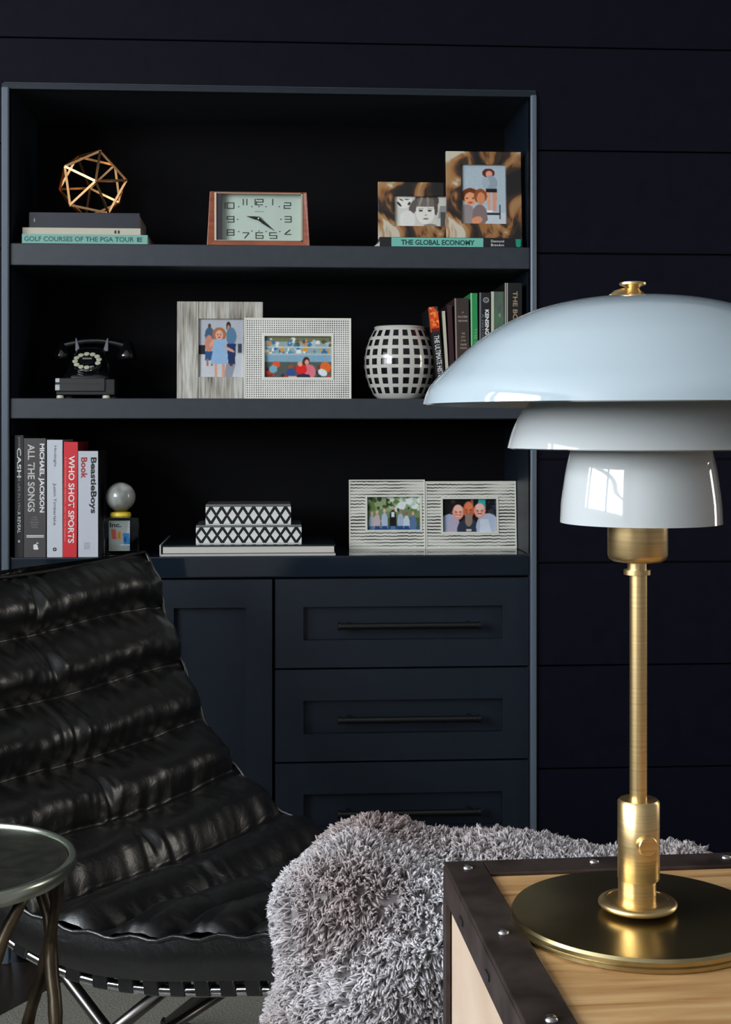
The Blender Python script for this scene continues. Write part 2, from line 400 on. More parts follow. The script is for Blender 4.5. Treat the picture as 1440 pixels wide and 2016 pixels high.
spine(bk, 'THE LIFE IN LYRICS', 0, h_*.52, .088, .0052, gr); spine(bk, 'A REVEAL', 0, h_*.285, .045, .0065, wh)
text(bk, 'O', (0, -.0001, h_*.13), (1, 0, 0), (0, 0, 1), .004, .005, wh, .05)
bk, w_, h_ = upright('book', 'grey to charcoal book with two rows of large pale capitals', 47, 90, 863, flat((70, 66, 68)), Yb, T3, group=G1, side=flat((18, 17, 20)), d_=.16)
N_, L_, b_ = nt(bk.children[0].data.materials[0])
tc = N_.new('ShaderNodeTexCoord'); sx = N_.new('ShaderNodeSeparateXYZ'); L_.new(tc.outputs['Object'], sx.inputs[0])
mr = N_.new('ShaderNodeMapRange'); mr.inputs[1].default_value = -.023; mr.inputs[2].default_value = .012; L_.new(sx.outputs[0], mr.inputs[0])
L_.new(ramp(N_, L_, mr.outputs[0], [(0, (.26, .235, .225)), (.45, (.085, .08, .08)), (1, (.018, .018, .024))]), b_.inputs['Base Color'])
spine(bk, 'MICHAEL JACKSON', w_*.30, h_*.665, h_*.58, .0125, wh, .03)
spine(bk, 'ALL THE SONGS', -w_*.16, h_*.665, h_*.57, .0145, flat((205, 202, 196)), .02)
for k, s_ in enumerate(('THE', 'STORY', 'BEHIND', 'EVERY', 'TRACK')):
    text(bk, s_, (0, -.0001, h_*(.335-.021*k)), (1, 0, 0), (0, 0, 1), (.010, .014, .017, .015, .014)[k], .0032, flat((140, 138, 136)))
for zf in (.178, .165): box('printed_bar', -w_*.38, w_*.42, -.0004, 0, h_*zf, h_*zf+.0017, wh, bk)
text(bk, 'a', (w_*.05, -.0001, h_*.085), (1, 0, 0), (0, 0, 1), .0105, .0115, wh, .05)
text(bk, '^', (w_*.12, -.0001, h_*.118), (1, 0, 0), (0, 0, 1), .006, .003, wh, .04)
bk, w_, h_ = upright('book', 'white-spined book with thin dark script lettering', 92.5, 123, 866, flat((205, 210, 218)), Yb, T3, group=G1, side=flat((150, 150, 150)), d_=.15)
dk = flat((60, 62, 66))
spine(bk, 'Hindsight', w_*.02, h_*.86, .044, .0065, dk)
spine(bk, 'Justin Timberlake', -w_*.02, h_*.45, .088, .0075, dk)
text(bk, 'O', (0, -.0001, h_*.065), (1, 0, 0), (0, 0, 1), .008, .008, flat((30, 30, 32)), .08)
bk, w_, h_ = upright('book', 'bright red book with white capitals on the spine', 123.5, 151, 870, flat((216, 38, 48)), Yb, T3, lean=R(.55), group=G1, side=flat((110, 14, 22)), d_=.16)
spine(bk, 'WHO SHOT SPORTS', w_*.08, h_*.5, h_*.76, .0125, wh, .02)
spine(bk, 'A PHOTOGRAPHIC HISTORY, 1843 TO THE PRESENT', -w_*.36, h_*.5, h_*.74, .0028, flat((240, 170, 170)))
bk, w_, h_ = upright('book', 'pale grey book with black and red title, shortest upright on the cabinet top', 154, 193, 888, flat((198, 202, 212)), Yb, T3, group=G1, side=flat((26, 24, 28)), d_=.15)
spine(bk, 'BeastieBoys', w_*.24, h_*.675, h_*.53, .0155, flat((28, 28, 30)), .03)
spine(bk, 'Book', -w_*.20, h_*.84, h_*.20, .0130, flat((170, 48, 50)), .03)
for a in range(3): text(bk, ('SPI', 'EGE', '&G')[a], (-w_*.05, -.0001, h_*(.125-.022*a)), (1, 0, 0), (0, 0, 1), .012, .0045, flat((150, 154, 160)))

# award between books and chair --------------------------------------
ax0, ax1 = W(201, 1000, Yb+.02)[0], W(270, 1000, Yb+.02)[0]; acx = (ax0+ax1)/2; ahw = (ax1-ax0)/2
ztc = W(235, 1019, Yb+.02)[1]-T3
aw = thing('award_trophy', 'clear acrylic block award topped by frosted glass ball on yellow collar', 'trophy', (acx, Yb+.02+ahw, T3), (0, 0, R(4)))
ACRY = M('clear_acrylic', (0.9, 0.95, 0.95), 0.02, Transmission_Weight=1.0, IOR=1.3)
box('acrylic_block', -ahw, ahw, -ahw, ahw, 0, ztc, ACRY, aw, bevel=.002)
cw = ahw*.60
p = Print(44, 60, (176, 182, 180)); p.put(p.xx+.25*p.yy > .95, (196, 206, 210))
p.quad(.28, .60, .10, .32, .14, .36, (205, 92, 78)); p.quad(.34, .64, .38, .60, .40, .58, (214, 160, 92)); p.rect(.46, .40, .52, .58, (166, 130, 60))
p.quad(.42, .80, .66, .98, .72, 1.0, (62, 140, 200)); p.ell(.78, .62, .05, .10, (30, 84, 150)); p.quad(.80, 1.0, 0, 1, 0, 1, (168, 172, 166)); p.quad(.78, .82, .5, 1, .6, 1, (225, 232, 238))
pp = p.build(aw, -cw-.004, cw-.004, ztc*.10, ztc*.90, -ahw*.2, 'printed_card')
text(aw, 'Inc.', (-.012, -ahw*.2-.0005, ztc*.79), (1, 0, 0), (0, 0, 1), .024, .010, flat((22, 22, 24)), .03)
YEL = M('yellow_enamel', (0.85, 0.62, 0.04), 0.3)
MB().lathe([(0, 0), (.021, 0), (.023, .002), (.021, .009), (.013, .011), (0, .011)], 32, (-.002, 0, ztc)).build('collar', YEL, aw, smooth=40)
br = 29*K*1.02
FROST = mnoise('frosted_glass', [(0.38, (0.05, 0.05, 0.045)), (0.5, (0.34, 0.35, 0.32)), (0.62, (0.75, 0.78, 0.74))], 0.15, 17, detail=2, Coat_Weight=0.5, Transmission_Weight=0.2)  # dark-to-pale swirl imitates light passing through the ball
MB().lathe([(br*math.sin(PI*i/20), -br*math.cos(PI*i/20)) for i in range(21)], 40, (-.002, 0, ztc+.010+br)).build('glass_ball', FROST, aw, smooth=True)

# big book + patterned boxes -----------------------------------------
Yq = YW+.02
x0, _ = W(317, 1085, Yq); x1, _ = W(661, 1085, Yq); zb1 = W(500, 1073, Yq)[1]
bt = zb1-T3
bb = thing('book', 'large white book lying flat under two patterned boxes', 'book', ((x0+x1)/2, Yq, T3)); hw = (x1-x0)/2
GREYW = flat((196, 194, 188)); TEAL = M('dark_glossy_cover', (0.012, 0.02, 0.024), 0.16)
b = MB(); b.box(-hw, hw, 0, .26, bt-.003, bt); b.build('cover', TEAL, bb)
box('cover', -hw, hw, 0, .26, 0, .003, GREYW, bb)
tag(box('spine', -hw-.003, -hw, 0, .26, 0, bt+.001, GREYW, bb, bevel=.001), 'pale rounded spine edge')
box('page_block', -hw+.004, hw-.003, .002, .256, .0055, bt-.003, flat((206, 203, 194)), bb)
box('page_block', -hw+.004, hw-.003, .003, .256, .003, .0055, flat((120, 100, 104)), bb)

BONE = mnoise('bone_inlay', [(0.3, (0.74, 0.75, 0.72)), (0.7, (0.86, 0.87, 0.85))], 0.3, 60)
def inlay_box(label, pxa, pxb, pya, zbot, nd, Yf, dep):
    xa, zt_ = W(pxa, pya, Yf); xb, _ = W(pxb, pya, Yf); wd = xb-xa; hh = zt_-zbot
    t = thing('trinket_box', label, 'box', ((xa+xb)/2, Yf, zbot), group='bone inlay boxes on the cabinet top')
    lidh = hh*.12
    box('body', -wd/2, wd/2, .0014, dep-.0014, 0, hh-lidh, BLACK, t)
    box('lid', -wd/2, wd/2, .0, dep, hh-lidh, hh, M('lid_inlay', (0.16, 0.17, 0.17), 0.15), t, bevel=.0015)
    box('rim', -wd/2, wd/2, .0002, dep, 0, hh*.035, BONE, t)
    pw = wd/nd; z0 = hh*.05; z1 = hh-lidh-.0003; mid = (z0+z1)/2; hz = (z1-z0)/2
    g = .0036; a = pw/2-.0006; 
    dm = {}
    def tile(poly, x):
        key = tuple(round(q, 6) for pq in poly for q in pq)
        if key not in dm:
            o = MB().prism(poly, 0, .0013).build('inlay_tile', BONE, t); dm[key] = o.data
        else: o = link('inlay_tile', dm[key], t)
        o.location = (x, 0, 0)
    s_ = 1-.0042/ (pw/2)
    for i in range(nd):
        x = -wd/2+pw*(i+.5)
        tile([(-a*.76, mid), (0, mid-hz*.66), (a*.76, mid), (0, mid+hz*.66)], x)
    for i in range(nd+1):
        x = -wd/2+pw*i; l_ = -a*.72 if i > 0 else 0.0003; r_ = a*.72 if i < nd else -.0003
        tile([(l_, z1), (0 if i not in (0,) else l_, mid+hz*.27), (r_, z1)] if 0 < i < nd else ([(0.0, z1), (0.0, mid+hz*.27), (a*.72, z1)] if i == 0 else [(-a*.72, z1), (0.0, mid+hz*.27), (0.0, z1)]), x)
        tile([(-a*.72, z0), (a*.72, z0), (0, mid-hz*.27)] if 0 < i < nd else ([(0.0, z0), (a*.72, z0), (0.0, mid-hz*.27)] if i == 0 else [(-a*.72, z0), (0.0, z0), (0.0, mid-hz*.27)]), x)
    return zbot+hh
zb2 = inlay_box('larger lower box with ten black-outlined bone diamonds, on the white book', 386, 594, 1034, zb1, 10, YW+.05, .15)
inlay_box('smaller upper box with eight black-outlined bone diamonds, on a larger box', 405, 573, 993, zb2, 8, YW+.056, .13)

# =================================================================== PICTURE FRAMES
def frame(label, o, i, Y, mat, pr, base_z, lean=0.0, th=.012, group=None, lip=None, rotz=0, pieces=False, ledge=None):
    """o, i: outer / opening (x0,x1,y0,y1) in photo pixels on the plane y=Y"""
    X0, Z1 = W(o[0], o[2], Y); X1, _ = W(o[1], o[2], Y); x0, z1 = W(i[0], i[2], Y); x1, z0 = W(i[1], i[3], Y)
    c = (X0+X1)/2; Z0 = base_z; hgt = (Z1-Z0)/math.cos(lean)
    t = thing('picture_frame', label, 'picture frame', (c, Y, Z0), (-lean, 0, rotz), group)
    k = hgt/(Z1-Z0); x0 -= c; x1 -= c; a, b_ = X0-c, X1-c; z0 = (z0-Z0)*k; z1 = (z1-Z0)*k
    if pieces:
        for q in ((a, x0, 0, hgt), (x1, b_, 0, hgt), (x0, x1, 0, z0), (x0, x1, z1, hgt)):
            box('frame_board', q[0]+.0002, q[1]-.0002, 0, th, q[2]+.0002, q[3]-.0002, mat, t, bevel=.001, seg=1)
    else:
        vs = [(a, 0, 0), (b_, 0, 0), (b_, 0, hgt), (a, 0, hgt), (x0, 0, z0), (x1, 0, z0), (x1, 0, z1), (x0, 0, z1)]
        vs = vs+[(x, th, zz) for x, _, zz in vs]
        f = []
        for j in range(4):
            n = (j+1) % 4
            f += [(j, n, n+4, j+4), (j+8, j+12, n+12, n+8), (j, j+8, n+8, n), (j+4, n+4, n+12, j+12)]
        MB().add(vs, f).build('border', mat, t, bevel=.0012, seg=2)
    if lip:
        l_ = MB(); q = .0045
        l_.box(x0-q, x1+q, -.0016, .004, z0-q, z0); l_.box(x0-q, x1+q, -.0016, .004, z1, z1+q); l_.box(x0-q, x0, -.0016, .004, z0, z1); l_.box(x1, x1+q, -.0016, .004, z0, z1)
        l_.build('inner_lip', lip, t)
        e = MB(); q = .003
        e.box(a, b_, -.0012, .004, 0, q); e.box(a, b_, -.0012, .004, hgt-q, hgt); e.box(a, a+q, -.0012, .004, q, hgt-q); e.box(b_-q, b_, -.0012, .004, q, hgt-q)
        e.build('outer_lip', lip, t)
    pr.build(t, x0-.002, x1+.002, z0-.002, z1+.002, th*.6)
    box('back_board', a+.004, b_-.004, th*.7, th+.002, .004, hgt-.004, BLACK, t)
    MB().add([(-.018, th+.002, hgt*.72), (.018, th+.002, hgt*.72), (.018, th+.05, .001+math.sin(lean)*.05), (-.018, th+.05, .001+math.sin(lean)*.05),
              (-.018, th+.005, hgt*.72), (.018, th+.005, hgt*.72), (.018, th+.053, .001+math.sin(lean)*.05), (-.018, th+.053, .001+math.sin(lean)*.05)],
             [(0, 1, 2, 3), (7, 6, 5, 4), (0, 4, 5, 1), (1, 5, 6, 2), (2, 6, 7, 3), (3, 7, 4, 0)]).build('easel_strut', BLACK, t)
    return t

# striped bone frames
STRIPE = M('striped_bone', (0.6, 0.6, 0.55), 0.4); N_, L_, b_ = nt(STRIPE)
v_ = coords(N_, L_); sx = N_.new('ShaderNodeSeparateXYZ'); L_.new(v_, sx.inputs[0])
nn = noisetex(N_, L_, coords(N_, L_, (170, 1, 18)), 1.0, 2); n3 = noisetex(N_, L_, coords(N_, L_, (10, 1, 32)), 1.0, 2)
def mth(op, a, b=None, c=None):
    m = N_.new('ShaderNodeMath'); m.operation = op
    for j, q in enumerate((a, b, c)):
        if q is None: continue
        if isinstance(q, (int, float)): m.inputs[j].default_value = q
        else: L_.new(q, m.inputs[j])
    return m.outputs[0]
s1 = mth('SINE', mth('MULTIPLY_ADD', nn, 3.4, mth('MULTIPLY', sx.outputs[2], 2*PI/.0072)))
s2 = mth('ADD', s1, mth('MULTIPLY_ADD', n3, 2.6, -1.45))
L_.new(ramp(N_, L_, s2, [(.18, (.80, .79, .70)), (.50, (.36, .35, .30)), (.72, (.020, .019, .018))]), b_.inputs['Base Color'])
bump(N_, L_, b_, s1, .3, .001)
# print: lawn group
p = Print(104, 66, (120, 140, 104)); p.rect(0, 0, 1, .36, (146, 160, 122)); p.spots(60, 0, 0, 1, .42, [(70, 92, 48), (104, 128, 70), (150, 170, 128), (52, 70, 38), (205, 215, 205)], .02, .06, 3)
p.spots(14, .6, .05, 1, .35, [(222, 230, 228), (190, 205, 190)], .03, .07, 5); p.rect(0, .62, 1, 1, (84, 104, 62)); p.rect(0, .86, 1, 1, (58, 96, 130))
for k, (x, yh, sh, hd) in enumerate(((.10, .50, (168, 180, 190), (206, 170, 146)), (.20, .46, (196, 176, 176), (214, 176, 150)), (.335, .42, (176, 190, 214), (220, 182, 156)), (.49, .34, (28, 30, 38), (206, 166, 140)), (.63, .44, (170, 184, 206), (170, 130, 104)), (.74, .50, (200, 210, 222), (150, 110, 88)), (.86, .50, (96, 120, 160), (210, 172, 146)))):
    p.ell(x, yh+.30, .062, .24, sh); p.rect(x-.055, yh+.28, x+.055, .93, sh); p.rect(x-.05, .86, x+.05, 1, (44, 80, 132) if k % 3 else (92, 124, 160)); p.ell(x, yh, .027, .06, hd)
p.rect(.465, .45, .515, .60, (226, 226, 230)); p.rect(0, 0, .03, 1, (40, 44, 34))
Yf = 3.055
frame('striped bone frame on the cabinet top with photo of group on a lawn', (688, 838, 945, 1080), (724, 828, 979, 1043), Yf, STRIPE, p, T3, R(5), group=None, lip=CREAM)
# print: three bald men cheek to cheek
p = Print(104, 66, (26, 24, 26)); p.spots(16, 0, 0, 1, .5, [(40, 38, 40), (64, 58, 58), (20, 18, 20)], .02, .05, 9)
p.rect(.66, .02, .80, .30, (60, 170, 168)); p.rect(.53, 0, .58, .22, (150, 96, 90)); p.spots(8, .82, .1, .98, .5, [(90, 110, 130), (40, 60, 90)], .01, .03, 2)
p.ell(.14, .86, .20, .40, (166, 178, 200)); p.quad(.55, 1, .16, .30, .08, .36, (182, 170, 190)); p.ell(.48, .92, .20, .34, (56, 62, 78)); p.ell(.84, .84, .22, .40, (178, 188, 208)); p.quad(.6, 1, .70, .84, .68, .90, (205, 212, 224))
for (x, y, rx, ry, c1, c2) in ((.30, .40, .105, .22, (232, 158, 140), (244, 190, 172)), (.69, .36, .105, .22, (230, 160, 144), (246, 196, 180)), (.49, .34, .100, .25, (206, 106, 72), (226, 132, 92))):
    p.ell(x, y, rx, ry, c1); p.ell(x, y-.10, rx*.7, ry*.45, c2)
    for e in (-.038, .038): p.ell(x+e, y-.0, .014, .016, (84, 44, 38))
    p.ell(x, y+.05, .016, .035, c2); p.ell(x, y+.115, .042, .022, (240, 232, 226)); p.ell(x, y+.095, .045, .012, (130, 60, 54))
p.ell(.49, .62, .07, .20, (150, 128, 116)); p.rect(.44, .90, .54, .96, (210, 206, 204))
frame('striped bone frame with photo of three smiling bald men, nearest the right post', (839, 1018, 948, 1082), (873, 979, 983, 1047), Yf-.004, STRIPE, p, T3, R(5), lip=CREAM)

# mid shelf: grey driftwood-like frame and dotted frame
DRIFT = M('grey_bone_strips', (0.4, 0.38, 0.33), 0.5); N_, L_, b_ = nt(DRIFT)
f1 = noisetex(N_, L_, coords(N_, L_, (260, 1, 14)), 1.0, 3); f2 = noisetex(N_, L_, coords(N_, L_, (38, 1, 9)), 1.0, 2)
mm = N_.new('ShaderNodeMath'); mm.operation = 'MULTIPLY_ADD'; mm.inputs[1].default_value = .55; L_.new(f2, mm.inputs[0])
m2 = N_.new('ShaderNodeMath'); m2.operation = 'MULTIPLY'; m2.inputs[1].default_value = .5; L_.new(f1, m2.inputs[0]); L_.new(m2.outputs[0], mm.inputs[2])
L_.new(ramp(N_, L_, mm.outputs[0], [(.36, (.13, .11, .09)), (.5, (.42, .39, .33)), (.64, (.68, .66, .60))]), b_.inputs['Base Color']); bump(N_, L_, b_, f1, .25, .001)
p = Print(96, 118, (190, 194, 200)); p.rect(0, 0, 1, .55, (182, 186, 194)); p.rect(0, .45, .16, .62, (44, 44, 50)); p.rect(.86, .42, .95, .58, (70, 74, 82)); p.rect(0, .6, 1, 1, (202, 204, 208))
p.quad(.74, .98, .62, .82, .56, .74, (150, 154, 166))
p.ell(.25, .14, .035, .055, (96, 70, 60)); p.ell(.25, .28, .10, .13, (74, 100, 130)); p.rect(.16, .55, .34, .70, (54, 92, 140)); p.ell(.24, .42, .09, .14, (206, 140, 120)); p.rect(.19, .68, .23, .80, (170, 120, 100)); p.rect(.28, .68, .32, .80, (170, 120, 100))
p.ell(.66, .13, .05, .075, (60, 40, 36)); p.ell(.66, .16, .03, .05, (190, 150, 132)); p.ell(.72, .30, .11, .15, (96, 130, 160)); p.quad(.42, .76, .62, .82, .66, .80, (40, 58, 104)); p.rect(.69, .74, .75, .80, (90, 60, 50))
p.ell(.46, .27, .15, .12, (176, 116, 80)); p.ell(.46, .28, .085, .085, (226, 172, 150)); p.ell(.43, .27, .012, .01, (60, 40, 36)); p.ell(.49, .27, .012, .01, (60, 40, 36)); p.ell(.46, .315, .03, .012, (190, 80, 80))
p.quad(.35, .76, .36, .58, .27, .66, (152, 184, 216)); p.ell(.30, .42, .035, .07, (220, 164, 142), 30); p.ell(.68, .52, .12, .025, (222, 166, 146), 25)
p.rect(.36, .76, .42, .98, (216, 160, 138)); p.rect(.52, .76, .58, .98, (216, 160, 138))
frame('tall grey streaked bone frame with photo of girl in pale blue dress', (348, 518, 592, 781), (391, 479, 627, 742), YW+.10, DRIFT, p, T2, R(3), pieces=True)
DOTS = M('dotted_bone', (0.6, 0.6, 0.55), 0.4); N_, L_, b_ = nt(DOTS)
v_ = coords(N_, L_); sx = N_.new('ShaderNodeSeparateXYZ'); L_.new(v_, sx.inputs[0]); kx = 2*PI/.0072
sA = mth('SINE', mth('MULTIPLY', mth('ADD', sx.outputs[0], sx.outputs[2]), kx*.75)); sB = mth('SINE', mth('MULTIPLY', mth('SUBTRACT', sx.outputs[0], sx.outputs[2]), kx*.75))
pr_ = mth('MULTIPLY', sA, sB); nz = noisetex(N_, L_, coords(N_, L_, (16, 1, 16)), 1.0, 3)
pr2 = mth('MULTIPLY_ADD', nz, .8, mth('ADD', pr_, -.4))
L_.new(ramp(N_, L_, pr2, [(.0, (.82, .81, .76)), (.30, (.62, .61, .55)), (.48, (.07, .065, .055))]), b_.inputs['Base Color']); bump(N_, L_, b_, pr_, .3, .001)
p = Print(112, 70, (120, 140, 140)); p.rect(0, 0, 1, .14, (120, 124, 96)); p.rect(0, .14, 1, .42, (150, 168, 170)); p.rect(0, .44, 1, .62, (132, 168, 188))
p.spots(40, .02, .08, .98, .24, [(220, 220, 214), (60, 120, 160), (200, 140, 90), (90, 90, 60), (180, 190, 196)], .018, .035, 21); p.spots(34, .02, .30, .98, .42, [(50, 110, 170), (226, 228, 226), (214, 150, 60), (80, 150, 170)], .018, .035, 22)
p.rect(0, .25, 1, .28, (196, 206, 206)); p.rect(0, .42, 1, .455, (170, 186, 190)); p.rect(0, .62, 1, 1, (88, 96, 92)); p.spots(30, 0, .68, 1, 1, [(60, 60, 62), (120, 60, 50), (150, 160, 160), (200, 60, 50)], .015, .04, 23)
p.ell(.18, .68, .06, .08, (222, 88, 50)); p.ell(.14, .78, .06, .09, (120, 170, 190)); p.ell(.90, .74, .08, .13, (226, 110, 48)); p.ell(.86, .86, .07, .08, (214, 226, 230), 30)
p.ell(.62, .60, .05, .10, (70, 36, 30)); p.ell(.63, .62, .032, .065, (222, 160, 136)); p.ell(.66, .84, .10, .17, (214, 120, 132)); p.ell(.55, .78, .08, .12, (216, 44, 40)); p.ell(.53, .66, .035, .06, (226, 170, 140)); p.ell(.40, .74, .04, .07, (150, 90, 64)); p.ell(.40, .88, .07, .12, (60, 84, 140)); p.rect(.36, .94, .48, 1, (220, 180, 150)); p.ell(.58, .95, .10, .06, (50, 50, 80))
frame('dotted lattice bone frame with photo of a toy-filled room, before a taller frame', (481, 692, 625, 782), (521, 653, 661, 743), YW+.045, DOTS, p, T2, R(3), lip=CREAM)

# top shelf: horn frames on a book
Yt = YW+.025
gx0, gz1 = W(748, 466.5, Yt); gx1 = W(1029, 466.5, Yt)[0]; gh = gz1-T1
GB = thing('book', 'thick dark book with wide green title band, under two horn frames', 'book', ((gx0+gx1)/2, Yt, T1)); hw = (gx1-gx0)/2
DKB = flat((24, 26, 32), .35)
b = MB(); b.box(-hw, hw, 0, .002, 0, gh); b.box(-hw, hw, .002, .20, gh-.002, gh); b.box(-hw, hw, .002, .20, 0, .002); b.build('cover', DKB, GB)
box('page_block', -hw+.003, hw-.003, .002, .196, .002, gh-.002, PAGE, GB)
g0 = W(771, 475, Yt)[0]-(gx0+gx1)/2; g1 = W(952, 475, Yt)[0]-(gx0+gx1)/2
tag(box('title_band', g0, g1, -.0005, 0, .0012, gh-.0008, flat((112, 190, 172)), GB), 'pale green band on the spine')
text(GB, 'THE GLOBAL ECONOMY', ((g0+g1)/2+.001, -.0006, gh*.5+.0005), (1, 0, 0), (0, 0, 1), (g1-g0)*.80, gh*.50, flat((20, 70, 72)), .03)
lc = W(980, 475, Yt)[0]-(gx0+gx1)/2
text(GB, 'Desmond', (lc, -.0001, gh*.70), (1, 0, 0), (0, 0, 1), .028, gh*.24, wh); text(GB, 'Brandon', (lc, -.0001, gh*.34), (1, 0, 0), (0, 0, 1), .028, gh*.24, wh)
ic = W(1021, 475, Yt)[0]-(gx0+gx1)/2
MB().prism([(ic-.005, gh*.25), (ic, gh*.12), (ic+.005, gh*.25), (ic+.006, gh*.9), (ic-.006, gh*.9)], -.0005, 0).build('emblem', flat((20, 150, 120)), GB)
pcx, pcz = W(743, 480, Yt)
tag(MB().prism([(-.012, 0), (.007, 0), (.007, .014)], 0, .002).build('folded_card', flat((206, 206, 200)), loc=(pcx, Yt+.012, T1)), 'small white folded card corner beside the green banded book', 'card')
HORN = M('horn_veneer', (0.4, 0.2, 0.08), 0.16, Coat_Weight=0.4); N_, L_, b_ = nt(HORN)
ff = noisetex(N_, L_, coords(N_, L_, (1, 1, .75)), 13, 3, 1.2)
oi = N_.new('ShaderNodeObjectInfo'); 
L_.new(ramp(N_, L_, ff, [(.38, (.012, .009, .008)), (.45, (.055, .028, .014)), (.50, (.36, .15, .045)), (.56, (.42, .24, .10)), (.60, (.62, .56, .44))]), b_.inputs['Base Color'])
p = Print(104, 66, (206, 204, 196)); 
p.ell(.18, .10, .16, .30, (226, 224, 216)); p.ell(.14, .12, .045, .02, (70, 66, 62), 30); p.ell(.24, .10, .05, .015, (60, 56, 54)); p.ell(.10, .26, .02, .10, (60, 56, 54), -40); p.ell(.28, .24, .02, .06, (50, 48, 46), 30)
p.ell(.60, .14, .22, .26, (92, 86, 80)); p.ell(.36, .34, .07, .26, (104, 96, 90), 20); p.ell(.76, .36, .04, .24, (92, 88, 84)); p.ell(.57, .50, .17, .40, (226, 222, 214)); p.quad(.06, .34, .44, .72, .42, .74, (120, 112, 104)); p.ell(.50, .10, .02, .25, (160, 150, 140), 15); p.ell(.62, .12, .02, .24, (150, 142, 134))
p.ell(.49, .46, .035, .028, (40, 38, 36)); p.ell(.65, .46, .035, .028, (40, 38, 36)); p.ell(.49, .40, .045, .012, (110, 104, 98)); p.ell(.66, .40, .045, .012, (110, 104, 98)); p.ell(.58, .60, .022, .02, (170, 164, 156)); p.ell(.58, .72, .05, .022, (120, 110, 104))
p.quad(.30, .70, .84, .96, .80, 1, (150, 150, 146)); p.rect(.85, .5, .93, .95, (88, 88, 86)); p.ell(.66, .94, .12, .06, (140, 134, 128)); p.ell(.25, .75, .14, .3, (222, 220, 214))
frame('wide brown horn frame with black and white photo of two children', (745, 905, 356, 466), (778, 884, 385, 445), Yt+.045, HORN, p, gz1, R(4))
p = Print(84, 118, (176, 190, 198)); p.rect(0, .80, 1, 1, (196, 204, 208)); p.rect(.0, 0, .06, 1, (104, 112, 118))
p.ell(.62, .14, .135, .075, (96, 52, 36)); p.ell(.63, .155, .075, .055, (226, 156, 140)); p.ell(.66, .31, .15, .13, (150, 162, 172)); p.ell(.56, .30, .08, .10, (168, 178, 186)); p.rect(.56, .40, .80, .46, (40, 40, 46))
p.quad(.46, .76, .57, .65, .60, .66, (222, 160, 132)); p.quad(.46, .76, .70, .80, .70, .78, (216, 152, 124)); p.ell(.63, .77, .07, .02, (230, 236, 238)); p.rect(.52, .80, .84, .83, (50, 54, 58)); p.rect(.84, .66, .87, .90, (56, 58, 60)); p.rect(.55, .83, .58, .92, (60, 60, 62))
p.ell(.22, .52, .19, .13, (116, 64, 36)); p.ell(.22, .57, .13, .11, (226, 160, 122)); p.ell(.15, .56, .02, .012, (60, 36, 28)); p.ell(.28, .56, .02, .012, (60, 36, 28)); p.ell(.22, .63, .05, .016, (190, 80, 70))
p.ell(.44, .52, .14, .12, (150, 86, 52)); p.ell(.45, .56, .09, .10, (214, 142, 104)); p.ell(.14, .86, .20, .20, (150, 140, 140)); p.ell(.42, .84, .16, .18, (134, 118, 116)); p.ell(.36, .92, .12, .06, (220, 150, 112), -20); p.rect(0, .98, .55, 1, (90, 80, 78))
frame('tall brown and black horn frame with color photo of children', (880, 1029, 294, 465), (910, 998, 321, 440), Yt+.01, HORN, p, gz1, R(5))

# =================================================================== TOP SHELF, LEFT: stacked books and wire polyhedron
def lying(label, pxa, pxb, pya, zbot, mat, Y, d_, sp='spine'):
    xa, z1 = W(pxa, pya, Y); xb, _ = W(pxb, pya, Y); hw = (xb-xa)/2; h_ = z1-zbot
    t = thing('book', label, 'book', ((xa+xb)/2, Y, zbot), group='stacked books on the top shelf'); cv = .0022
    b = MB(); b.box(-hw, hw, 0, cv, 0, h_); b.box(-hw, hw, cv, d_, h_-cv, h_); b.box(-hw, hw, cv, d_, 0, cv); b.build('cover', mat, t, bevel=.0006, seg=1)
    box('page_block', -hw+.003, hw-.003, cv, d_-.003, cv, h_-cv, PAGE, t)
    return t, hw, h_, z1
t, hw, h_, z1 = lying('pale green book on the bottom of the left stack, serif title', 43, 291, 460.5, T1, flat((122, 178, 165)), YW+.012, .22)
text(t, 'GOLF COURSES OF THE PGA TOUR', (-.012, -.0001, h_*.52), (1, 0, 0), (0, 0, 1), .228, h_*.50, flat((36, 84, 84)), .015)
text(t, 'E', (hw-.017, -.0001, h_*.52), (1, 0, 0), (0, 0, 1), .011, h_*.46, flat((44, 90, 86)), .05)
t, hw, h_, z1 = lying('thin cream book in the middle of the left stack', 44, 277, 447.5, z1, flat((196, 188, 170)), YW+.03, .21)
for q in (hw-.053, hw-.046): box('printed_mark', q-.002, q+.002, -.0004, 0, h_*.3, h_*.7, flat((40, 30, 30)), t)
t, hw, h_, z1 = lying('thick dark navy book on top of the left stack', 57, 275, 417.5, z1, flat((40, 40, 52), .3), YW+.05, .18)
box('printed_mark', -hw+.010, -hw+.013, -.0004, 0, h_*.42, h_*.62, flat((170, 170, 176)), t)
# icosahedron of metal bars
pc = W(183, 357, YW+.12); rad = 71*K*1.04
vs = [Vector((0, 0, 1))]
for k in range(5): vs.append(Vector((2/math.sqrt(5)*math.cos(2*PI*k/5), 2/math.sqrt(5)*math.sin(2*PI*k/5), 1/math.sqrt(5))))
for k in range(5): vs.append(Vector((2/math.sqrt(5)*math.cos(2*PI*(k+.5)/5), 2/math.sqrt(5)*math.sin(2*PI*(k+.5)/5), -1/math.sqrt(5))))
vs.append(Vector((0, 0, -1)))
mrot = Matrix.Rotation(R(12), 3, 'Z') @ Matrix.Rotation(R(4), 3, 'X') @ Matrix.Rotation(R(90), 3, 'X') @ Matrix.Rotation(R(80), 3, 'Z')
vs = [mrot @ v*rad for v in vs]
zmin = min(v.z for v in vs)
ic_ = thing('geometric_sculpture', 'copper-gold wire polyhedron ornament standing on the left book stack', 'ornament', (pc[0], YW+.12, z1-zmin+.004))
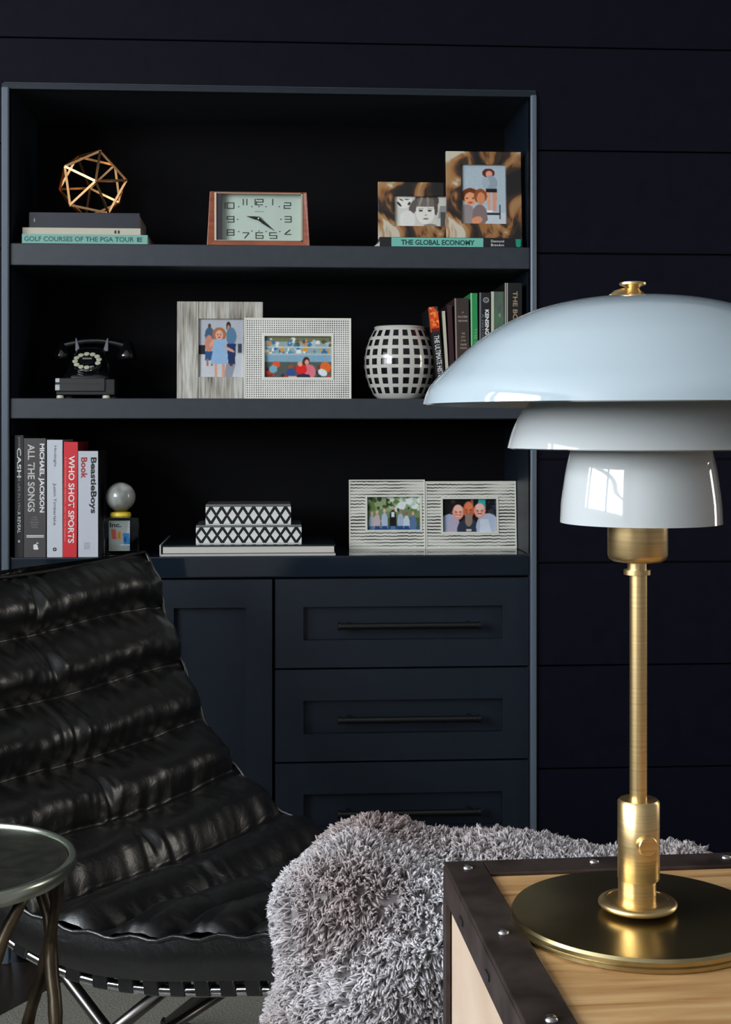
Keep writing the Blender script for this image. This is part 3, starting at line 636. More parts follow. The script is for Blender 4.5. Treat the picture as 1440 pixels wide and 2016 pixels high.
for a in range(12):
    for b in range(a+1, 12):
        if (vs[a]-vs[b]).length < rad*1.1:
            MB().tube([vs[a]*.985+(vs[b]-vs[a])*.01, vs[b]*.985+(vs[a]-vs[b])*.01], .0034, 4).build('bar', COPPER, ic_)

# =================================================================== CLOCK
Yk = YW+.055
kx0, kz1 = W(414, 379, Yk); kx1 = W(604, 379, Yk)[0]; k0 = W(408, 480, Yk)[0]; k1 = W(610, 480, Yk)[0]; kc = (k0+k1)/2; kh = kz1-T1
CK = thing('mantel_clock', 'red-brown wooden desk clock with pale rectangular dial on top shelf', 'clock', (kc, Yk, T1))
def kxz(px, py): x, zz = W(px, py, Yk); return x-kc, zz-T1
a0, _ = kxz(424, 400); a1, _ = kxz(596, 400); _, c0 = kxz(500, 476); _, c1 = kxz(500, 382)
dk0 = .055
ov = [(k0-kc, 0), (k1-kc, 0), (kx1-kc, kh), (kx0-kc, kh)]; iv = [(a0, c0), (a1, c0), (a1, c1), (a0, c1)]
vs_ = [(x, -.016, z_) for x, z_ in ov]+[(x, -.014, z_) for x, z_ in iv]+[(x, dk0, z_) for x, z_ in ov]+[(x, dk0-.02, z_) for x, z_ in iv]
f = []
for j in range(4):
    n = (j+1) % 4
    f += [(j, n, n+4, j+4), (j, j+8, n+8, n), (j+4, n+4, n+12, j+12)]
f.append((8, 11, 10, 9)); f.append((12, 13, 14, 15))
MB().add(vs_, f).build('case', REDWOOD, CK, bevel=.0012)
DIAL = M('clock_dial', (0.50, 0.60, 0.52), 0.4)
d0, _ = kxz(437, 400)
box('dial', a0, a1-.003, .006, .010, c0, c1, DIAL, CK)
box('dial_surround', a0, d0, -.0128, .006, c0, c1, M('dark_purple_surround', (0.03, 0.02, 0.035), 0.4), CK)
tag(box('bezel_edge', a0-.001, a0+.003, -.0165, -.0125, c0, c1, flat((214, 196, 176)), CK), 'thin pale bezel edge')
BEZ = MB(); BEZ.box(a1-.0035, a1, -.0155, .006, c0, c1); BEZ.box(a0, a1, -.0155, .006, c0, c0+.0015); BEZ.box(a0, a1, -.0155, .006, c1-.0015, c1)
BEZ.build('bezel', flat((178, 170, 150)), CK)
INK = flat((52, 62, 50))
def numeral(ch, px, py, wpx, hpx=11):
    x, z_ = kxz(px, py); a, b = wpx*K/2, hpx*K/2; s_ = .0019; q = MB(); y0, y1 = .0052, .006
    def hb(zc, xl=-1, xr=1): q.box(x+xl*a, x+xr*a, y0, y1, z_+zc*b-s_/2, z_+zc*b+s_/2)
    def vb(xc, zl, zr): q.box(x+xc*a-s_/2, x+xc*a+s_/2, y0, y1, z_+zl*b-s_/2, z_+zr*b+s_/2)
    if ch in '6': hb(1); hb(0); hb(-1); vb(-1, -1, 1); vb(1, -1, 0)
    if ch == '5': hb(1); hb(0); hb(-1); vb(-1, 0, 1); vb(1, -1, 0)
    if ch == '2': hb(1); hb(0); hb(-1); vb(1, 0, 1); vb(-1, -1, 0)
    if ch == '3': hb(1); hb(0); hb(-1); vb(1, -1, 1)
    if ch == '9': hb(1); hb(0); hb(-1); vb(1, -1, 1); vb(-1, 0, 1)
    if ch == '8': hb(1); hb(0); hb(-1); vb(-1, -1, 1); vb(1, -1, 1)
    if ch == '0': hb(1); hb(-1); vb(-1, -1, 1); vb(1, -1, 1)
    if ch == '1': vb(0, -1, 1)
    if ch == 'T': hb(1); q.tube([(x+a, .0056, z_+b), (x-a*.4, .0056, z_-b)], s_*.6, 6)
    if ch == '4': hb(-.7); q.tube([(x-a, .0056, z_-b*.6), (x+a*.7, .0056, z_+b)], s_*.6, 6)
    q.build('numeral', INK, CK)
numeral('1', 443.5, 404, 1); numeral('0', 454, 404, 13); numeral('1', 479, 397, 1); numeral('1', 486, 397, 1)
numeral('1', 502.5, 397, 1); numeral('2', 511.5, 397, 13); numeral('1', 537, 397, 1); numeral('2', 566, 404, 13)
numeral('9', 454, 431, 13); numeral('3', 567, 431, 13); numeral('8', 454, 457, 13); numeral('4', 567, 457, 13)
numeral('T', 484, 463, 13); numeral('6', 511, 463, 14); numeral('5', 538, 463, 14)
tk = MB()
for px, py in ((470, 406), (496, 406), (524, 406), (550, 406), (468, 431), (553, 431), (470, 455), (496, 454), (524, 455), (551, 455), (510, 406), (510, 454)):
    x, z_ = kxz(px, py); tk.box(x-.0013, x+.0013, .0052, .006, z_-.001, z_+.001)
tk.build('minute_marks', INK, CK)
text(CK, 'SMITHS', (kxz(511, 416)[0], .0055, kxz(511, 416)[1]), (1, 0, 0), (0, 0, 1), .020, .0025, flat((120, 140, 126)))
hx, hz = kxz(509, 430)
def hand(name, px, py, wd):
    x, z_ = kxz(px, py); d = Vector((x-hx, 0, z_-hz)); n = Vector((-d.z, 0, d.x)).normalized()*wd; c_ = Vector((hx, .003, hz))
    e = [c_-d*.12-n, c_-d*.12+n, c_+d*.3+n*1.2, c_+d-(n*.0), c_+d*.3-n*1.2]
    v = [tuple(p_) for p_ in e]+[(p_.x, .0042, p_.z) for p_ in e]
    MB().add(v, [(0, 1, 2, 3, 4), (9, 8, 7, 6, 5)]+[(i, i+5, (i+1) % 5+5, (i+1) % 5) for i in range(5)]).build(name, BLACK, CK)
hand('hour_hand', 485, 425, .0028); hand('minute_hand', 540, 454, .0026)
MB().lathe([(0, -.002), (.004, -.002), (.004, .003), (0, .003)], 20, m=Matrix.Translation((hx, .002, hz)) @ Matrix.Rotation(PI/2, 4, 'X')).build('hand_pin', BLACK, CK, smooth=40)
MB().lathe([(0, -.0005), (.0016, -.0005), (.0016, .001), (0, .001)], 12, m=Matrix.Translation((hx, -.0006, hz)) @ Matrix.Rotation(PI/2, 4, 'X')).build('pin_cap', wh, CK)

# =================================================================== TELEPHONE
Yp = YW+.075
def pxz(px, py): x, zz = W(px, py, Yp); return x-tcx, zz-T2
tcx = W(168, 760, Yp)[0]
TP = thing('rotary_telephone', 'vintage black rotary telephone with ivory dial on a box base', 'telephone', (tcx, Yp, T2), (0, 0, 0))
xa, zc_ = pxz(109, 744); xb, _ = pxz(207, 744); _, zf = pxz(100, 771); xe, _ = pxz(226, 760)
GB2 = flat((38, 36, 38), .35)
q = MB(); q.box(xa, xb, .0, .15, zf, zc_); q.build('base_drawer', GB2, TP, bevel=.002)
box('base_box', xa+.001, xe, .004, .155, zf-.0075, zc_-.002, BLACK, TP, bevel=.002)
zm_ = zf+(zc_-zf)*.58
box('drawer_seam', xa-.0006, xb+.0006, -.0006, .15, zm_-.0007, zm_+.0007, BLACK, TP)
tag(box('corner_plate', xa-.001, xa+.011, -.0015, .012, zf+.001, zm_-.001, M('pale_nickel', (.55, .6, .6), .22, 1.0), TP, bevel=.002), 'pale nickel corner plate')
box('corner_plate', xa-.0005, xa+.0105, -.0015, .012, zm_+.001, zc_, bpy.data.materials['pale_nickel'], TP, bevel=.002)
IVORY = flat((205, 205, 180), .3)
for fx in (pxz(117, 779)[0], pxz(208, 779)[0]):
    for fy in (.012, .14):
        MB().lathe([(0, 0), (.0075, 0), (.0085, .002), (.0075, zf-.0076), (0, zf-.0076)], 16, (fx, fy, 0)).build('foot', IVORY, TP, smooth=40)
# tapered body by lofted rounded rectangles
def loft(secs, n=40, e=4.0):
    v = []; f = []
    for (cx_, cy_, z_, a, b) in secs:
        for i in range(n):
            t_ = 2*PI*i/n; cc, ss = math.cos(t_), math.sin(t_)
            v.append((cx_+a*math.copysign(abs(cc)**(2/e), cc), cy_+b*math.copysign(abs(ss)**(2/e), ss), z_))
    k = len(secs)
    for j in range(k-1):
        for i in range(n): f.append((j*n+i, j*n+(i+1) % n, (j+1)*n+(i+1) % n, (j+1)*n+i))
    f.append(tuple(range(n-1, -1, -1))); f.append(tuple(range((k-1)*n, k*n)))
    return MB().add(v, f)
zb_ = zc_; cxp = pxz(168, 700)[0]
loft([(cxp, .078, zb_, .056, .066), (cxp, .078, zb_+.006, .055, .065), (cxp, .082, zb_+.016, .050, .056), (cxp, .088, zb_+.035, .044, .045), (cxp, .095, zb_+.055, .036, .034), (cxp, .100, zb_+.066, .030, .025), (cxp, .100, zb_+.070, .024, .02)]).build('body', BLKGLOSS, TP, smooth=50)
dm_ = Matrix.Translation((cxp-.0005, .034, zb_+.036)) @ Matrix.Rotation(R(38), 4, 'X')
MB().lathe([(0, -.012), (.030, -.012), (.0345, -.004), (.0345, .0), (.031, .003), (0, .003)], 40, m=dm_).build('dial_plate', BLKGLOSS, TP, smooth=40)
MB().lathe([(.0338, -.0015), (.0352, -.0015), (.0352, .0008), (.0338, .0008), (.0338, -.0015)], 40, m=dm_).build('dial_rim', CHROME, TP, smooth=40)
for k in range(12):
    a = R(-50+30*k*.985)
    if k == 0: continue
    MB().lathe([(0, .003), (.0060, .003), (.0060, .0045), (.004, .0052), (0, .0052)], 16, m=dm_ @ Matrix.Translation((.0255*math.cos(a), .0255*math.sin(a), 0))).build('finger_hole', IVORY, TP, smooth=40)
MB().lathe([(0, .003), (.015, .003), (.016, .0045), (.012, .006), (0, .006)], 24, m=dm_).build('dial_centre', BLACK, TP, smooth=40)
MB().box(-.010, .010, -.0015, .0035, .0062, .0068, dm_ @ Matrix.Translation((0, .003, 0))).build('label_card', flat((140, 140, 135)), TP)
MB().box(.010, .018, -.028, -.025, .003, .009, dm_).build('finger_stop', CHROME, TP, bevel=.0008)
for s_, px in ((-1, 140), (1, 200)):
    x, z_ = pxz(px, 677)
    q = MB(); q.add([(x-s_*.008, .085, zb_+.062), (x+s_*.004, .085, zb_+.062), (x+s_*.004, .115, zb_+.062), (x-s_*.008, .115, zb_+.062),
                     (x+s_*.001, .088, zb_+.092), (x+s_*.004, .088, zb_+.092), (x+s_*.004, .098, zb_+.092), (x+s_*.001, .098, zb_+.092)],
                    [(0, 1, 2, 3), (7, 6, 5, 4), (0, 4, 5, 1), (1, 5, 6, 2), (2, 6, 7, 3), (3, 7, 4, 0)])
    q.build('cradle_prong', M('smoky_metal', (.16, .15, .18), .25, .8) if 'smoky_metal' not in bpy.data.materials else bpy.data.materials['smoky_metal'], TP, bevel=.001)
hz_ = zb_+.078
xl, _ = pxz(107, 690); xr, _ = pxz(240, 690)
hs = thing('x', None, None); hs.name = 'handset'; hs.parent = TP
hp = [(xl+(xr-xl)*t_, .102, hz_+.012*math.sin(PI*t_)-.004) for t_ in [i/14 for i in range(15)]]
MB().tube(hp, [.0085+.002*abs(math.cos(PI*i/14)) for i in range(15)], 14).build('grip', BLKGLOSS, hs, smooth=60)
for x in (xl, xr):
    MB().lathe([(0, .012), (.010, .010), (.014, 0), (.022, -.016), (.024, -.024), (.021, -.029), (0, -.030)], 28, (x, .102, hz_-.004)).build('ear_cap', BLKGLOSS, hs, smooth=50)

# =================================================================== VASE
Yv = YW+.10
vx, vz = W(787, 715, Yv); vr = 71*K*1.035; vh = W(788, 643.5, Yv)[1]-T2
VA = thing('lattice_vase', 'round cream vase with a grid of black squares on middle shelf', 'vase', (vx, Yv, T2))
def vrad(t_):   # t 0..1 up the vase
    return vr*(0.64+0.36*math.sin(PI*min(max((t_-.0)/1.0, 0), 1))**.8) if 0 <= t_ <= 1 else 0
prof = [(0, .002), (vrad(0)*.94, 0), (vrad(0), .004)]+[(vrad(t_), vh*t_) for t_ in [.06+.88*i/28 for i in range(29)]]
prof += [(vrad(.97), vh*.965), (vrad(.97)*1.03, vh*.985), (vrad(.97)*1.0, vh), (vrad(.97)*.9, vh), (vrad(.97)*.88, vh*.95), (vr*.85, vh*.5), (vr*.5, .012), (0, .01)]
GLZ = M('cream_glaze', (0.62, 0.60, 0.55), 0.12, Coat_Weight=0.5)
MB().lathe(prof, 72).build('body', GLZ, VA, smooth=60)
BLG = M('black_glaze_square', (0.008, 0.008, 0.010), 0.1)
NC = 20; rows = 7
for j in range(rows):
    t0 = .055+.905*(j+.18)/rows; t1 = .055+.905*(j+.82)/rows
    half = PI/NC*.56; v = []; nz_, na = 4, 4
    for q in range(nz_+1):
        t_ = t0+(t1-t0)*q/nz_
        for p_ in range(na+1):
            a = -half+2*half*p_/na; rr = vrad(t_)+.0005; v.append((rr*math.cos(a), rr*math.sin(a), vh*t_))
    n0 = len(v)
    f = [(q*(na+1)+p_, q*(na+1)+p_+1, (q+1)*(na+1)+p_+1, (q+1)*(na+1)+p_) for q in range(nz_) for p_ in range(na)]
    me = bpy.data.meshes.new('glaze_square'); me.from_pydata(v, [], f); me.materials.append(BLG)
    me.polygons.foreach_set('use_smooth', [True]*len(me.polygons))
    for k in range(NC):
        o = link('glaze_square', me, VA); o.rotation_euler = (0, 0, 2*PI*(k+.5*0+.32)/NC)

# =================================================================== MID SHELF BOOKS (right)
G2 = 'upright books at the right end of the middle shelf'
Ym = YW+.03
def ub(label, xa, xb, ytop, col, lean=0.0, d_=.16, **k):
    return upright('book', label, xa, xb, ytop, flat(col), k.pop('Y', Ym), T2, d_, R(lean), G2, **k)
bk, w_, h_ = ub('black book with orange fiery top, leaning beside the lattice vase', 861, 877, 603, (20, 18, 20), -6)
bk.location.x += .004
p = Print(20, 70, (20, 18, 20)); p.rect(0, 0, 1, .98, (214, 86, 44)); p.spots(26, 0, 0, 1, .8, [(240, 130, 60), (190, 60, 36), (250, 160, 90), (150, 40, 30)], .08, .25, 4); p.quad(.0, .2, .6, 1, .9, 1, (60, 70, 60)); p.quad(.85, 1, 0, 1, 0, 1, (110, 40, 30))
p.build(bk, -w_/2, w_/2, h_*.73, h_, -.0004, 'spine_picture')
spine(bk, 'THE ULTIMATE HISTORY', 0, h_*.43, h_*.52, .011, wh, .01)
box('cover_face', -w_/2-.0004, -w_/2, 0, .02, h_*.73, h_, flat((222, 92, 46)), bk)
bk, w_, h_ = ub('very thin black book with cream line, second from the vase', 881.5, 887, 612, (196, 190, 172), -3.5)
bk, w_, h_ = ub('dark maroon book squeezed third from the vase', 888.5, 898, 600, (50, 16, 24), -2.5)
bk, w_, h_ = ub('dark brown book with pale bands of small print', 899.5, 927, 587, (52, 42, 38), -1.2, Y=Ym-.004)
box('spine_edge', -w_/2, -w_/2+.003, -.0004, 0, 0, h_, flat((150, 128, 118)), bk)
tn = flat((178, 152, 132))
for k, (s_, zz, L_s) in enumerate((('A', .86, .004), ('PULITZER', .815, .021), ('PRIZE WINNER', .775, .020), ('THE', .65, .007), ('CITY', .615, .009), ('OF THE', .58, .010), ('YANKEE', .54, .014), ('STADIUM', .505, .014))):
    text(bk, s_, (.002, -.0001, h_*zz), (1, 0, 0), (0, 0, 1), L_s, .004, tn, .02)
bk, w_, h_ = ub('bright green book standing among the dark middle-shelf books', 928.5, 942, 577, (34, 140, 76), -.5)
box('spine_edge', -w_/2, -w_/2+.003, -.0004, 0, 0, h_, flat((150, 208, 160)), bk)
spine(bk, 'THE GREEN BOOK', .003, h_*.42, h_*.5, .006, flat((130, 190, 140)))
bk, w_, h_ = ub('black book with ringed emblem and white vertical title', 943.5, 966, 576, (20, 19, 22))
box('spine_edge', -w_/2+.001, -w_/2+.0045, -.0004, 0, 0, h_, flat((110, 112, 120)), bk)
text(bk, 'O', (.003, -.0001, h_*.93), (1, 0, 0), (0, 0, 1), .013, .012, flat((170, 170, 172)), .0); text(bk, 'G', (.003, -.0001, h_*.93), (1, 0, 0), (0, 0, 1), .006, .006, flat((170, 170, 172)), .0)
spine(bk, 'KENSINGTON', .005, h_*.66, h_*.36, .0085, wh, .03); spine(bk, 'A HISTORY', -.004, h_*.66, h_*.28, .004, flat((130, 130, 132)))
bk, w_, h_ = ub('green-grey misty book with cream spine edge', 967.5, 993, 574, (88, 100, 88))
N_, L_, b_ = nt(bk.children[0].data.materials[0]); L_.new(ramp(N_, L_, noisetex(N_, L_, coords(N_, L_, (1, 1, .6)), 34, 3), [(.3, (.03, .04, .035)), (.5, (.09, .13, .10)), (.65, (.07, .19, .09)), (.8, (.30, .36, .30))]), b_.inputs['Base Color'])
box('spine_edge', -w_/2, -w_/2+.006, -.0004, 0, 0, h_, flat((206, 204, 182)), bk)
text(bk, 'C', (.005, -.0001, h_*.78), (1, 0, 0), (0, 0, 1), .005, .006, wh)
bk, w_, h_ = ub('tall black book with gold vertical title, against the right side panel', 994.5, 1028, 557, (18, 17, 18))
box('spine_edge', -w_/2, -w_/2+.0022, -.0004, 0, 0, h_, flat((190, 188, 172)), bk); box('spine_edge', -w_/2+.004, -w_/2+.0062, -.0004, 0, 0, h_, flat((190, 188, 172)), bk)
spine(bk, 'THE BOOK OF LIFE', .004, h_*.62, h_*.62, .010, flat((170, 150, 112)), .02)

# =================================================================== CHEST (carries the lamp)
ZT = H-.3425
c0 = c2w(.062, 1.086); CR = R(5.8)-YAW                # back-left corner, turn against the wall
CH = thing('metal_bound_chest', 'tan wooden chest with riveted dark metal edging under the brass lamp', 'chest', (c0.x, c0.y, 0), (0, 0, CR))
LC, DC = 1.0, .62; dz = .006                          # local: x to the right, y away; chest spans x 0..LC, y -DC..0
for k in range(6):
    ya, yb = -DC+.03+(DC-.06)*k/6, -DC+.03+(DC-.06)*(k+1)/6
    box('top_board', .028, LC-.028, ya+.0003, yb-.0003, ZT-.030, ZT-.0035, WOODT, CH, bevel=.0006, seg=1)
box('front_board', .02, LC-.02, -DC+.004, -DC+.02, .10, ZT-.031, WOODP, CH); box('rear_board', .02, LC-.02, -.02, -.004, .10, ZT-.031, WOODP, CH)
for k in range(3):
    a, b = .10+(ZT-.131)*k/3, .10+(ZT-.131)*(k+1)/3
    box('side_board', .004, .018, -DC+.02, -.004, a+.0003, b-.0003, WOODP, CH, bevel=.0006, seg=1)
    box('side_board', LC-.018, LC-.004, -DC+.02, -.004, a+.0003, b-.0003, WOODP, CH, bevel=.0006, seg=1)
box('bottom', .01, LC-.01, -DC+.01, -.01, .085, .10, WOODP, CH)
sw = .031
def angle(name, x0, x1, y0, y1, side):                 # angle iron: flat on the top plus a drop face
    q = MB().box(x0, x1, y0, y1, ZT-.0035, ZT-.0005)
    if side == 'L': q.box(x0-.0005, x0+.003, y0, y1, ZT-.028, ZT-.0035)
    if side == 'R': q.box(x1-.003, x1+.0005, y0, y1, ZT-.028, ZT-.0035)
    if side == 'B': q.box(x0, x1, y1-.003, y1+.0005, ZT-.028, ZT-.0035)
    if side == 'F': q.box(x0, x1, y0-.0005, y0+.003, ZT-.028, ZT-.0035)
    return q.build(name, IRON, CH, bevel=.0009)
angle('edge_strap', 0, sw, -DC, 0, 'L'); angle('edge_strap', LC-sw, LC, -DC, 0, 'R')
angle('edge_strap', sw+.0002, LC-sw-.0002, -sw, 0, 'B'); angle('edge_strap', sw+.0002, LC-sw-.0002, -DC, -DC+sw, 'F')
for x in (0, LC):
    for y in (0, -DC):
        s1_, s2_ = (1 if x == 0 else -1), (-1 if y == 0 else 1)
        q = MB(); xs = sorted((x-s1_*.0006, x+s1_*.024)); ys = sorted((y, y+s2_*.0035)); q.box(*xs, *ys, .0, ZT-.0285)
        xs = sorted((x-s1_*.0006, x+s1_*.003)); ys = sorted((y+s2_*.0035, y+s2_*.016)); q.box(*xs, *ys, .0, ZT-.0285)
        q.build('corner_strap', IRON, CH, bevel=.0008)
STEELR = M('worn_steel_rivet', (.45, .42, .42), .25, 1.0)
rv = None
def rivet(x, y, z_, rot=None):
    global rv
    if rv is None:
        rv = MB().lathe([(.0042, 0), (.004, .0012), (.0025, .0024), (0, .0028)], 14).build('rivet', STEELR, CH, smooth=True); o = rv
    else: o = link('rivet', rv.data, CH)
    o.location = (x, y, z_)
    if rot: o.rotation_euler = rot
for k in range(5): rivet(.016, -.018-.138*k, ZT-.0006)
for k in range(9): rivet(.016+.108*(k+1)-.006, -.013, ZT-.0006)
for k in range(6):
    o = box('slot', -.0012, .0, -.08-.10*k-.012, -.08-.10*k, ZT-.019, ZT-.015, BLACK, CH)

# =================================================================== BRASS TABLE LAMP
U = .955/F
lp = c2w((1258-720)*U, .955)
LP = thing('table_lamp', 'brass table lamp with three stacked white opal glass shades', 'lamp', (lp.x, lp.y, ZT-.0035))
def zz(py): return (H-(py-HY)*U)-(ZT-.0035)
def shade(name, prof, mat, th=.0028, cx_=0.0):
    inner = []
    for i, (r, z_) in enumerate(prof):
        a = Vector(prof[max(i-1, 0)]); b = Vector(prof[min(i+1, len(prof)-1)]); d = (b-a).normalized(); n = Vector((d.y, -d.x))
        q = Vector((r, z_))-n*th if r > 0 else Vector((0, z_-th)); inner.append((max(q.x, 0), q.y))
    return MB().lathe(prof+inner[::-1] if prof[0][0] < 1e-6 else prof+inner[::-1]+[prof[0]], 96, (cx_, 0, 0)).build(name, mat, LP, smooth=55, recalc=True)
def smoothp(pts, n=6):
    out = []
    P_ = [Vector(p) for p in pts]
    for i in range(len(P_)-1):
        a = P_[max(i-1, 0)]; b = P_[i]; c_ = P_[i+1]; d = P_[min(i+2, len(P_)-1)]
        for k in range(n):
            t_ = k/n; out.append(tuple(.5*((2*b)+(c_-a)*t_+(2*a-5*b+4*c_-d)*t_*t_+(3*b-a-3*c_+d)*t_**3)))
    out.append(tuple(P_[-1])); return [(max(x, 0), y) for x, y in out]
big = [(20, 590), (83, 594), (143, 603), (203, 619), (253, 641), (303, 671), (343, 704), (375, 734), (399, 758), (411, 777), (417, 798)]
mid = [(40, 716), (110, 731), (160, 756), (192, 780), (213, 802), (229, 826), (241, 852), (250, 884)]
low = [(60, 856), (100, 862), (120, 872), (129, 887), (137, 918), (143, 955), (147.5, 990), (149.5, 1029)]
def cv(p): return smoothp([(r*U, zz(y)) for r, y in p])
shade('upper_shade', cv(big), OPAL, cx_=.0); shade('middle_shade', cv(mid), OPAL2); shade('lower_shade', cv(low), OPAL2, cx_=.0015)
# finial
q = MB().lathe([(0, zz(596)), (54*U, zz(596)), (53*U, zz(588)), (30*U, zz(583)), (20*U, zz(576)), (13*U, zz(569)), (16*U, zz(565)), (26*U, zz(561)), (26*U, zz(557)), (18*U, zz(555)), (0, zz(555))], 32, (-12*U, 0, 0))
q.build('finial', BRASS, LP, smooth=50)
q = MB().tube([(-30*U, -.002, zz(577)), (-48*U, -.005, zz(584)), (-60*U, -.008, zz(590))], [.0035, .004, .003], 10); q.build('finial_lever', BRASS, LP, smooth=60)
# inner struts
for k in range(3):
    a = R(90+120*k); MB().tube([(math.cos(a)*.012, math.sin(a)*.012, zz(872)), (math.cos(a)*.014, math.sin(a)*.014, zz(610))], .0018, 8).build('shade_strut', BRASS, LP)
MB().lathe([(0, zz(1020)), (18*U, zz(1018)), (60*U, zz(980)), (72*U, zz(945)), (58*U, zz(908)), (0, zz(893))], 32).build('bulb', M('frosted_bulb', (.8, .8, .78), .3), LP, smooth=True)
s_ = 58.5
MB().lathe([(0, zz(1020)), (s_*U, zz(1020)), (s_*U, zz(1092)), ((s_-3)*U, zz(1100)), ((s_-11)*U, zz(1105)), (20*U, zz(1105.5)), (0, zz(1105.5))], 64, (-2*U, 0, 0)).build('socket_cup', BRASS, LP, smooth=40)
MB().lathe([(0, zz(1105)), (18.5*U, zz(1105)), (18.5*U, zz(1121)), (26*U, zz(1121.5)), (26*U, zz(1131)), (18.5*U, zz(1132)), (0, zz(1132))], 48, (-3*U, 0, 0)).build('collar', BRASS, LP, smooth=40)
MB().lathe([(0, zz(1130)), (17*U, zz(1130)), (17*U, zz(1582)), (0, zz(1582))], 48, (-.5*U, 0, 0)).build('stem', BRASS, LP, smooth=40)
MB().lathe([(0, zz(1573)), (37*U, zz(1573)), (41*U, zz(1578)), (41*U, zz(1727)), (40*U, zz(1729)), (0, zz(1729))], 64).build('stem_housing', BRASS, LP, smooth=40)
MB().lathe([(0, zz(1729)), (37*U, zz(1729)), (37*U, zz(1784)), (0, zz(1784))], 64, (-3*U, 0, 0)).build('lower_sleeve', BRASS, LP, smooth=40)
MB().lathe([(0, -.001), (19*U, -.001), (20*U, .002), (20*U, 13*U), (18*U, 15*U), (0, 15*U)], 40,
           m=Matrix.Translation((3*U, -38*U, zz(1652))) @ Matrix.Rotation(R(10), 4, 'Z') @ Matrix.Rotation(PI/2, 4, 'X')).build('dimmer_knob', BRASS, LP, smooth=40)
zf_ = zz(1782)
tor = [(60*U+17*U*math.cos(t_), zz(1776)+9*U*math.sin(t_)) for t_ in [2*PI*i/16 for i in range(17)]]
MB().lathe([(0, zz(1772)), (60*U, zz(1769))]+[(60*U+17*U*math.cos(t_), zz(1777)+9*U*math.sin(t_)) for t_ in [PI/2-PI*i/12 for i in range(13)]]+[(0, zz(1786))], 64, (-2*U, 0, 0)).build('base_ring', BRASS, LP, smooth=50)
zd = .0098
MB().lathe([(0, 0), (.0865, 0), (.0882, .0012), (.0882, .0034), (.0872, .0042), (.0885, .0052), (.0885, .0078), (.0872, zd), (.084, zd+.0004), (0, zd+.0002)], 128).build('base_disc', BRASSD, LP, smooth=30)

# =================================================================== THROW over an ottoman
OC = c2w(.165, 1.36); OROT = -YAW
OT = thing('ottoman', 'dark upholstered ottoman hidden under the shaggy grey throw', 'ottoman', (OC.x, OC.y, 0), (0, 0, OROT))
q = MB().box(-.19, .19, -.085, .085, .10, .625); q.build('upholstered_body', M('charcoal_upholstery', (.02, .02, .022), .8), OT, bevel=.04, seg=5)
for sx_ in (-1, 1):
    for sy in (-1, 1): MB().lathe([(0, 0), (.012, 0), (.018, .11), (0, .11)], 12, (sx_*.13, sy*.05, .0)).build('leg', BLACK, OT, smooth=40)
TH = thing('fur_throw', 'shaggy mauve-grey faux fur throw draped behind the chest', 'throw', (OC.x, OC.y, 0), (0, 0, OROT))
NU, NV = 260, 150
def throw_pt(u, v):
    a = 2*PI*u; e = 3.4
    cc, ss = math.cos(a), math.sin(a)
    ux = math.copysign(abs(cc)**(2/e), cc); uy = math.copysign(abs(ss)**(2/e), ss)
    # arc: centre of top -> rounded shoulder -> hanging
    A, B = .245, .115; rs = .075
    if v < .30:
        k = v/.30; s_ = k*(1-.33); zz_ = 0.0
    elif v < .52:
        k = (v-.30)/.22*PI/2; s_ = (1-.33)+.33*math.sin(k); zz_ = -rs*(1-math.cos(k))
    else:
        k = (v-.52)/.48; s_ = 1+.0*k; zz_ = -rs-k*.40
    x = ux*A*s_; y = uy*B*s_
    drop = -zz_
    fl = .20*drop
    # flare and folds grow with the drop
    fold = math.sin(a*5+1.3)*.5+math.sin(a*9+.4+drop*5)*.35
    n = Vector((cc*.8, ss, 0)).normalized()
    am = max(0, drop-.02)
    x += n.x*(fl*(.35 if cc < 0 else .6)+fold*.055*am); y += n.y*(fl*.5+fold*.075*am)
    z_ = .693+zz_-.075*x
    # soft lumps, diagonal creases across the front
    g = noise.noise(Vector((x*6+3, y*6, z_*5)))*.016+noise.noise(Vector((x*16, y*16, z_*13+7)))*.006
    cr = math.sin((x*.9+(z_-.6)*-1.25+noise.noise(Vector((x*4, y*4, 1)))*.06)*40)*.0075
    nn_ = Vector((n.x, n.y, .7)).normalized()
    z_ += nn_.z*(g+cr); x += nn_.x*(g+cr); y += nn_.y*(g+cr)
    if x > .16 and zz_ > -.07: z_ -= (x-.16)**2*1.5
    return (x, y, z_)
gridv = np.array([[throw_pt(i/NU, max(j/NV, 1e-3)) for i in range(NU)] for j in range(NV+1)])
v = [tuple(p_) for p_ in gridv.reshape(-1, 3)]
f = [(j*NU+i, j*NU+(i+1) % NU, (j+1)*NU+(i+1) % NU, (j+1)*NU+i) for j in range(NV) for i in range(NU)]
f.append(tuple(range(NU-1, -1, -1)))
FURB = mnoise('fur_backing', [(.35, (.13, .105, .105)), (.65, (.22, .20, .205))], .9, 40)
MB().add(v, f).build('fabric', FURB, TH, smooth=True, recalc=False)
# tufts: short curled tapering locks, one mesh
P00 = gridv[:-1]; P10 = np.roll(gridv, -1, 1)[:-1]; P01 = gridv[1:]; P11 = np.roll(gridv, -1, 1)[1:]
cr_ = np.cross(P10-P00, P01-P00); ar = np.linalg.norm(cr_, axis=2); nr = cr_/np.maximum(ar[..., None], 1e-12)
cen_ = np.array([0, 0, .5]); sgn = np.sign(((P00-cen_)*nr).sum(2)); 
ctr = np.array([0., 0., .45])
flip = ((P00-ctr)*nr).sum(2) < 0; nr[flip] *= -1
